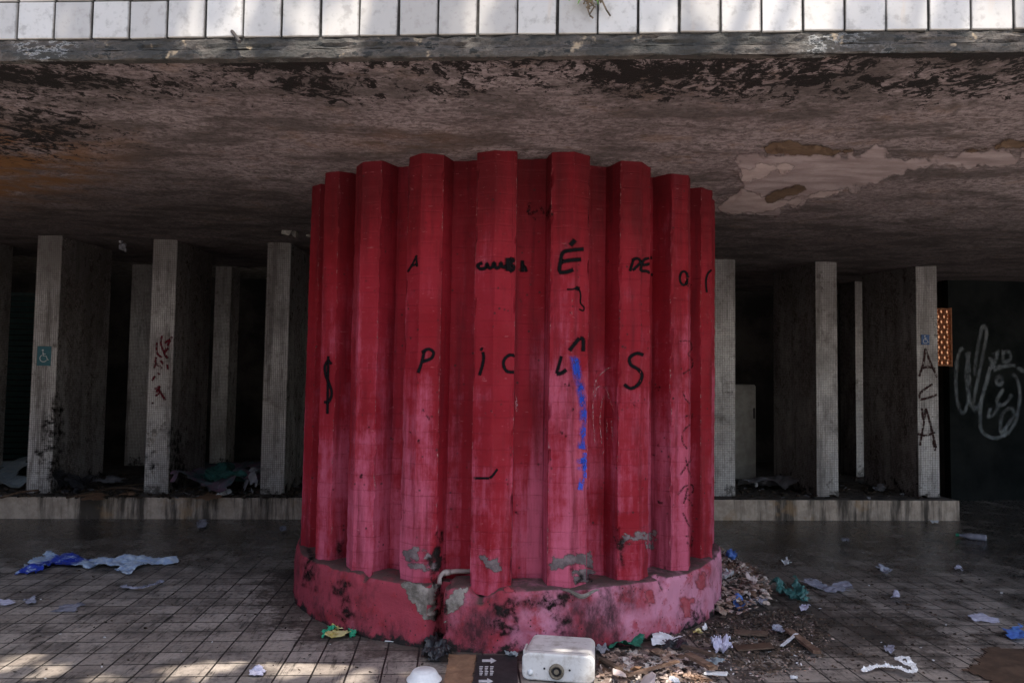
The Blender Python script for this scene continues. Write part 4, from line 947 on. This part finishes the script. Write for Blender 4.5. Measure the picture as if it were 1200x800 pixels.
# individual pieces on the heap
rnd = random.Random(12)
def plank(pxa, pxb, w_, t_, mat, label, z=.02, cat='plank', name='plank', tilt=.02):
    a, b = onz(*pxa, z), onz(*pxb, z); d = b-a; L = d.length
    m = MB(); N = 9
    for i in range(N):
        x = L*i/(N-1); ww = w_/2*(1+.25*fbm((x*20, 1, z*99), 3))
        for (sy, sz) in ((-1, 0), (1, 0), (1, 1), (-1, 1)): m.v.append((x+rnd.uniform(-.006, .006)*(i in (0, N-1)), sy*ww, sz*t_+tilt*i/N+.003*fbm((x*15, sy, sz), 2)))
    m.f = [(i*4+k, i*4+(k+1) % 4, i*4+4+(k+1) % 4, i*4+4+k) for i in range(N-1) for k in range(4)]+[(3, 2, 1, 0), (N*4-4, N*4-3, N*4-2, N*4-1)]
    o = mk(name, m, mat, None, (a.x, a.y, z), math.atan2(d.y, d.x)); tag(o, label, cat); return o
plank((924, 739), (958, 769), .05, .018, M['wood'], 'splintered brown wood slat on the dark litter')
plank((806, 768), (836, 788), .05, .02, M['wood'], 'reddish wood slat on the bottom rubble', .05)
plank((800, 758), (838, 773), .03, .018, M['darkwood'], 'thin dark wood strip behind the reddish slat', .04)
plank((735, 792), (795, 779), .025, .012, M['wood'], 'long splinter lying on the bright rubble', .08)
plank((704, 772), (742, 800), .03, .015, M['darkwood'], 'dark splinter next to the cistern', .03)
plank((826, 789), (852, 794), .03, .012, M['foam'], 'white foam strip below the reddish slat', .03, 'foam', 'foam_strip')
plank((916, 757), (934, 746), .02, .008, M['paper'], 'narrow white strip beside the splintered slat', .02, 'strip', 'paper_strip')
plank((860, 741), (900, 746), .10, .01, M['darkwood'], 'flat dark board half buried in the litter', .012)
plank((862, 760), (905, 760), .09, .01, M['wetcard'], 'flat brown board on the litter below the dark board', .01)
for (px, py, s_, mt, lb, nm) in ((770, 765, .12, 'wood', 'curved bark-like shard on top of the bright rubble', 'shard'), (745, 785, .10, 'card', 'tan chip standing in the bright rubble', 'shard'), (726, 790, .09, 'pale_flake', 'pale plaster lump in the rubble beside the cistern', 'plaster_lump'), (790, 797, .08, 'paper', 'white square chip at the bottom border', 'shard'), (760, 797, .09, 'pale_flake', 'pale plaster lump at the bottom border', 'plaster_lump')):
    p = onz(px, py, .05); m = MB(); m.chunk((0, 0, 0), s_*.7, random.Random(px), .35); o = mk(nm, m, M[mt], None, (p.x, p.y, .06)); tag(o, lb, 'rubble piece')
for i, (px, py, rx_, ry_, mt, nm, lb) in enumerate([
    (852, 676, 9, 5, 'paper', 'paper_scrap', 'white paper scrap on top of the rubble heap'), (858, 653, 6, 5, 'blue', 'plastic_scrap', 'blue plastic scrap behind the rubble heap'),
    (866, 711, 8, 6, 'blue', 'rag', 'blue grey rag at the front of the rubble heap'), (893, 697, 5, 5, 'teal', 'plastic_scrap', 'small green scrap at the right end of the heap'),
    (842, 708, 4, 3, 'pale_flake', 'plaster_lump', 'pale plaster bit close to the pedestal'), (880, 684, 8, 6, 'pale_flake', 'plaster_lump', 'pinkish plaster slab on the rubble heap'),
    (942, 713, 7, 3, 'lav', 'paper_scrap', 'lilac scrap below the teal bag'), (921, 662-2, 6, 3, 'paper', 'paper_scrap', 'small white scrap behind the teal bag'),
    (912, 739, 8, 5, 'clear', 'plastic_scrap', 'glinting clear plastic next to the splintered slat'), (826, 737, 3.5, 3, 'foam', 'foam_ball', 'round white foam bit by the pedestal foot'),
    (818, 742, 6, 2, 'yellow', 'wrapper_scrap', 'yellow scrap by the pedestal foot'), (836, 777, 16, 4, 'bag', 'plastic_scrap', 'grey blue plastic piece over the bottom rubble'),
    (886, 709, 12, 6, 'clear', 'plastic_scrap', 'wrinkled grey film at the heap front'), (990, 634, 6, 2.5, 'clear', 'plastic_scrap', 'faint scrap on the dark paving before the right kerb'),
    (1095, 612, 6, 1.5, 'paper', 'paper_scrap', 'thin white scrap at the end of the right kerb'), (600, 768, 10, 3, 'bag', 'plastic_scrap', 'grey plastic scrap behind the printed flap'), (705, 762, 8, 5, 'rag', 'rag', 'grey rag between cistern and green cloth')]):
    sheet(nm, blob(px, py, rx_, ry_, 9, i+40), M[mt], lb, nm.split('_')[-1], .11 if 840 < px < 900 and py < 712 else .05, i+60, z=.12 if (840 < px < 890 and 665 < py < 700) else .012)

# --- on the platform
def psheet(name, poly, mat, label, cat, amp, seed, z=ZP+.02, **kw): return sheet(name, poly, mat, label, cat, amp, seed, z=z, **kw)
psheet('stuffed_bag', [(-20, 572), (-15, 555), (28, 557), (31, 572), (10, 576)], M['bag'], 'pale grey stuffed bag at the left border on the platform', 'bag', .42, 70)
psheet('rag_heap', [(214, 578), (225, 560), (262, 556), (300, 562), (300, 577), (250, 582)], M['purplerag'], 'heap of dark coloured rags between two pillars on the platform', 'rags', .48, 71)
psheet('rag', [(236, 566), (262, 558), (290, 562), (286, 571), (250, 573)], M['teal'], 'dull green cloth lying on the rag heap', 'rag', .3, 72, z=ZP+.1)
psheet('paper_sheet', [(252, 580), (262, 574), (272, 579), (262, 583)], M['paper'], 'pale paper on the platform below the rag heap', 'paper', .1, 73)
psheet('cardboard', [(92, 583), (104, 578), (124, 580), (120, 587), (104, 588)], M['card'], 'torn orange brown cardboard over the left kerb edge', 'cardboard', .06, 74)
psheet('cardboard', [(138, 581), (150, 577), (160, 578), (155, 582)], M['card'], 'flat tan cardboard before the scribbled pillar', 'cardboard', .04, 75)
psheet('paper_sheet', [(112, 566), (128, 560), (143, 563), (140, 568), (122, 569)], M['rag'], 'grey paper between the signed and scribbled pillars', 'paper', .12, 76)
psheet('rag', [(64, 575), (90, 566), (110, 571), (90, 580)], M['black'], 'black rag right of the signed pillar', 'rag', .25, 77)
psheet('rag', [(284, 572), (300, 560), (304, 570), (296, 580)], M['rag'], 'grey rag leaning on the plain left pillar', 'rag', .4, 78)
psheet('cardboard', [(228, 584), (244, 578), (262, 582), (246, 587)], M['card'], 'tan cardboard piece in front of the rag heap', 'cardboard', .04, 79)
psheet('rag_heap', [(864, 572), (880, 566), (918, 567), (938, 572), (900, 577)], M['rag'], 'low heap of grey rags behind the right kerb', 'rags', .2, 80)
psheet('paper_scrap', [(878, 568), (890, 565), (896, 569), (886, 572)], M['paper'], 'white scrap on the low grey rag heap', 'paper', .12, 81)
psheet('paper_scrap', blob(1030, 574, 8, 2.5, 8, 11), M['rag'], 'grey scrap behind the right kerb before the set back pillar', 'paper', .1, 82)
for i, (a, b, lb) in enumerate((((0, 583), (45, 574), 'thin pale stick on the platform at the left border'), ((78, 583), (170, 566), 'long dark stick between the signed and scribbled pillars'), ((130, 572), (168, 574), 'short stick lying before the set back pillar'))):
    p, q = onz(*a, ZP+.03), onz(*b, ZP+.05); m = MB(); m.tube([Vector((0, 0, 0)), (q-p)*.5+Vector((0, 0, .02)), q-p], .012, 6); o = mk('stick', m, M['wood' if i == 0 else 'darkwood'], None, p); tag(o, lb, 'stick')
rnd = random.Random(5); m = MB(); m2 = MB()
for k in range(900):
    px = rnd.choice((rnd.uniform(0, 350), rnd.uniform(0, 350), rnd.uniform(845, 1095))); p = onz(px, rnd.uniform(572, 583.5) if rnd.random() < .6 else rnd.uniform(556, 578), ZP+.004)
    m.chunk(p+Vector((0, 0, .008)), rnd.choice((.02, .03, .05, .08))*rnd.uniform(.5, 1), rnd, .4)
o = mk('debris_crumbs', m, M['bits'], None); tag(o, 'dark dirt and litter crumbs covering the platform', 'debris', None, 'stuff')
rnd = random.Random(15); m = MB()
for k in range(110):
    px = rnd.choice((rnd.uniform(0, 350), rnd.uniform(205, 310), rnd.uniform(845, 1095))); m.chunk(onz(px, rnd.uniform(560, 583), ZP+.02), rnd.uniform(.012, .045), rnd, .3)
o = mk('paper_crumbs', m, M['rag'], None); tag(o, 'grey scraps of rubbish strewn over the platform', 'debris', None, 'stuff')
# dry weed at the foot of the signed pillar
p = onz(59, 573, ZP); wd_ = thing('dry_weed', 'dry weed tuft against the foot of the signed pillar', 'weed', p)
m = MB(); rnd = random.Random(9)
for k in range(26):
    a = rnd.uniform(0, 6.28); l = rnd.uniform(.15, .5); o_ = Vector((math.cos(a)*l*.35, -abs(math.sin(a))*l*.3, l))
    m.tube([(0, 0, 0), o_*.5+Vector((rnd.uniform(-.02, .02), 0, .04)), o_], [.006, .005, .002], 5)
mk('stems', m, M['deadstem'], wd_)
m = MB()
for k in range(60):
    c = Vector((rnd.gauss(.0, .1), rnd.gauss(-.06, .04), rnd.uniform(.08, .45))); m.chunk(c, rnd.uniform(.012, .03), rnd, .3)
mk('dry_leaves', m, M['deadstem'], wd_)
# rag hanging from the soffit
p = ony(142, 284, 9.9); m = MB()
for k, (x, z, r_) in enumerate([(0, .1, .02), (.01, .02, .05), (.03, -.05, .06), (.06, -.1, .03)]): m.chunk((x, 0, z), r_, random.Random(k), 1.4)
o = mk('hanging_rag', m, M['rag'], None, p); tag(o, 'pale rag hanging from the soffit beside the signed pillar', 'rag')

# --- fern growing from the tile joint
p = ony(692, 3, 3.33); fe = thing('fern', 'small green fern rooted in a tile joint of the slab edge', 'fern', p)
rnd = random.Random(4)
m = MB(); mdead = MB()
def frond(m, pts, w_):
    pts = [Vector(q) for q in pts]; N = 12; cur = []
    for i in range(N+1):
        t = i/N; cur.append((1-t)**2*pts[0]+2*t*(1-t)*pts[1]+t*t*pts[2])
    for i in range(N):
        a, b = cur[i], cur[i+1]; t = (b-a).normalized(); s_ = t.cross(Vector((0, -1, .25))).normalized(); ww = w_*math.sin(math.pi*(i+.6)/(N+.8))
        for sg in (-1, 1):
            m.add([a, a+s_*sg*ww+t*ww*.5+Vector((0, rnd.uniform(-.006, .004), 0)), b+s_*sg*ww*.35, b], [(0, 1, 2, 3)])
for (dx, dz, w_) in ((-.10, -.015, .014), (-.085, .02, .013), (-.06, -.03, .010), (-.04, .05, .012), (.05, .05, .012), (.07, .0, .010), (.02, .09, .012), (-.02, .08, .011), (-.09, .06, .012), (.03, -.03, .008), (.09, .04, .01)):
    frond(m, [(0, 0, 0), (dx*.5, -.05, abs(dz)*.5+.035), (dx, -.04, dz)], w_)
mk('fronds', m, M['fern'], fe)
for (pts, r_) in (([(0, 0, 0), (.015, -.02, -.03), (-.005, -.008, -.06), (.012, -.006, -.075)], .004), ([(.02, 0, .01), (.05, -.015, .0), (.07, -.012, -.04), (.088, -.01, -.066)], .004), ([(-.01, 0, 0), (-.012, -.012, -.04), (.0, -.006, -.07)], .003)):
    mdead.tube(pts, r_, 6)
for k in range(40): mdead.chunk(Vector((rnd.gauss(0, .018), -.012, rnd.gauss(-.008, .014))), rnd.uniform(.004, .009), rnd)
mk('dead_roots', mdead, M['deadstem'], fe)

# ------------------------------------------------------------------ behind the viewpoint: shade tree, and an unseen building added to block low sky
tree = thing('street_tree', 'broad leafy tree shading the plaza behind the viewpoint', 'tree', (-3.2, -4.2, 0))
m = MB(); rnd = random.Random(21); limbs = []
m.tube([(0, 0, -.1), (.05, 0, 1.5), (.1, .1, 3.2), (.15, .2, 4.4)], [.34, .27, .24, .22], 12)
CC = Vector((3.4, 5.5, 9.0)); RX, RY, RZ = 6.0, 1.5, 1.1
for k in range(14):
    a = rnd.uniform(0, 6.28); e = CC+Vector((RX*.75*math.cos(a)*rnd.uniform(.4, 1), RY*.75*math.sin(a)*rnd.uniform(.4, 1), rnd.uniform(-1.2, 1.3)))
    st = Vector((.15, .2, 4.2)); m.tube([st, st.lerp(e, .45)+Vector((0, 0, .8)), e], [.13, .07, .02], 7); limbs.append((st, e))
mk('trunk', m, M['bark'], tree)
# openings in the foliage through which the sun reaches the slab edge and the paving
gaps = [(onz(*p_[:2]), p_[2]) for p_ in ((6, 778, .17), (32, 771, .16), (60, 786, .12), (205, 786, .15), (240, 783, .18), (268, 780, .12), (322, 786, .15), (350, 783, .18), (400, 787, .17), (110, 796, .14), (735, 786, .22), (778, 788, .24), (712, 796, .2), (820, 792, .12))]
for (a_, b_, r_) in ((225, 26, .10), (262, 36, .11), (238, 55, .10), (288, 52, .09), (372, 22, .11), (396, 30, .1), (418, 24, .1), (560, 8, .09), (806, 24, .06), (846, 12, .07), (905, 30, .06), (962, 34, .07), (1010, 12, .07), (1050, 34, .06), (1085, 18, .07), (1140, 34, .08), (1180, 15, .09)):
    gaps.append((ony(a_, b_, edge_y(EYE.x+ray(a_, b_).x/ray(a_, b_).y*3.36)), r_))
m = MB(); cl = []
while len(cl) < 72:
    q = Vector((rnd.uniform(-1, 1), rnd.uniform(-1, 1), rnd.uniform(-1, 1)))
    if q.length > 1: continue
    cl.append(CC+Vector((q.x*RX, q.y*RY, q.z*RZ)))
for c in cl:
    for _ in range(150):
        q = c+Vector((rnd.gauss(0, .36), rnd.gauss(0, .33), rnd.gauss(0, .22))); s_ = rnd.uniform(.07, .13)
        a = Vector((rnd.gauss(0, 1), rnd.gauss(0, 1), rnd.gauss(0, .5))).normalized(); b = a.cross(Vector((rnd.gauss(0, .5), rnd.gauss(0, .5), 1))).normalized()
        wq = tree.location+q; hole = False
        for (hp, hr) in gaps:
            d_ = wq-hp; d_ = d_-sd*d_.dot(sd)
            if d_.length < hr*(1+.9*fbm((wq.x*5, wq.y*5, wq.z*5), 2)): hole = True; break
        if hole: continue
        m.add([q-a*s_, q+b*s_*.5, q+a*s_, q-b*s_*.5], [(0, 1, 2, 3)])
mk('crown', m, M['leaf'], tree)

# building added across the plaza to block low sky on the left
bd = thing('sky_blocker_building', 'unseen low rendered building added to block low sky behind the viewpoint', 'building', (-24, -15, 0), PSI)
m = MB(); m.box((0, -4, 3.9), (60, 8, 7.8)); mk('wall', m, M['bldg'], bd)
m = MB(); m.box((0, -4, 7.95), (60.6, 8.6, .3)); mk('roof', m, M['concrete'], bd)
for k in range(12):
    for z in (2.0, 5.4):
        m = MB(); m.box((-27.5+5*k, .03, z), (2.2, .06, 1.7)); f = mk('window', m, M['glass'], bd)
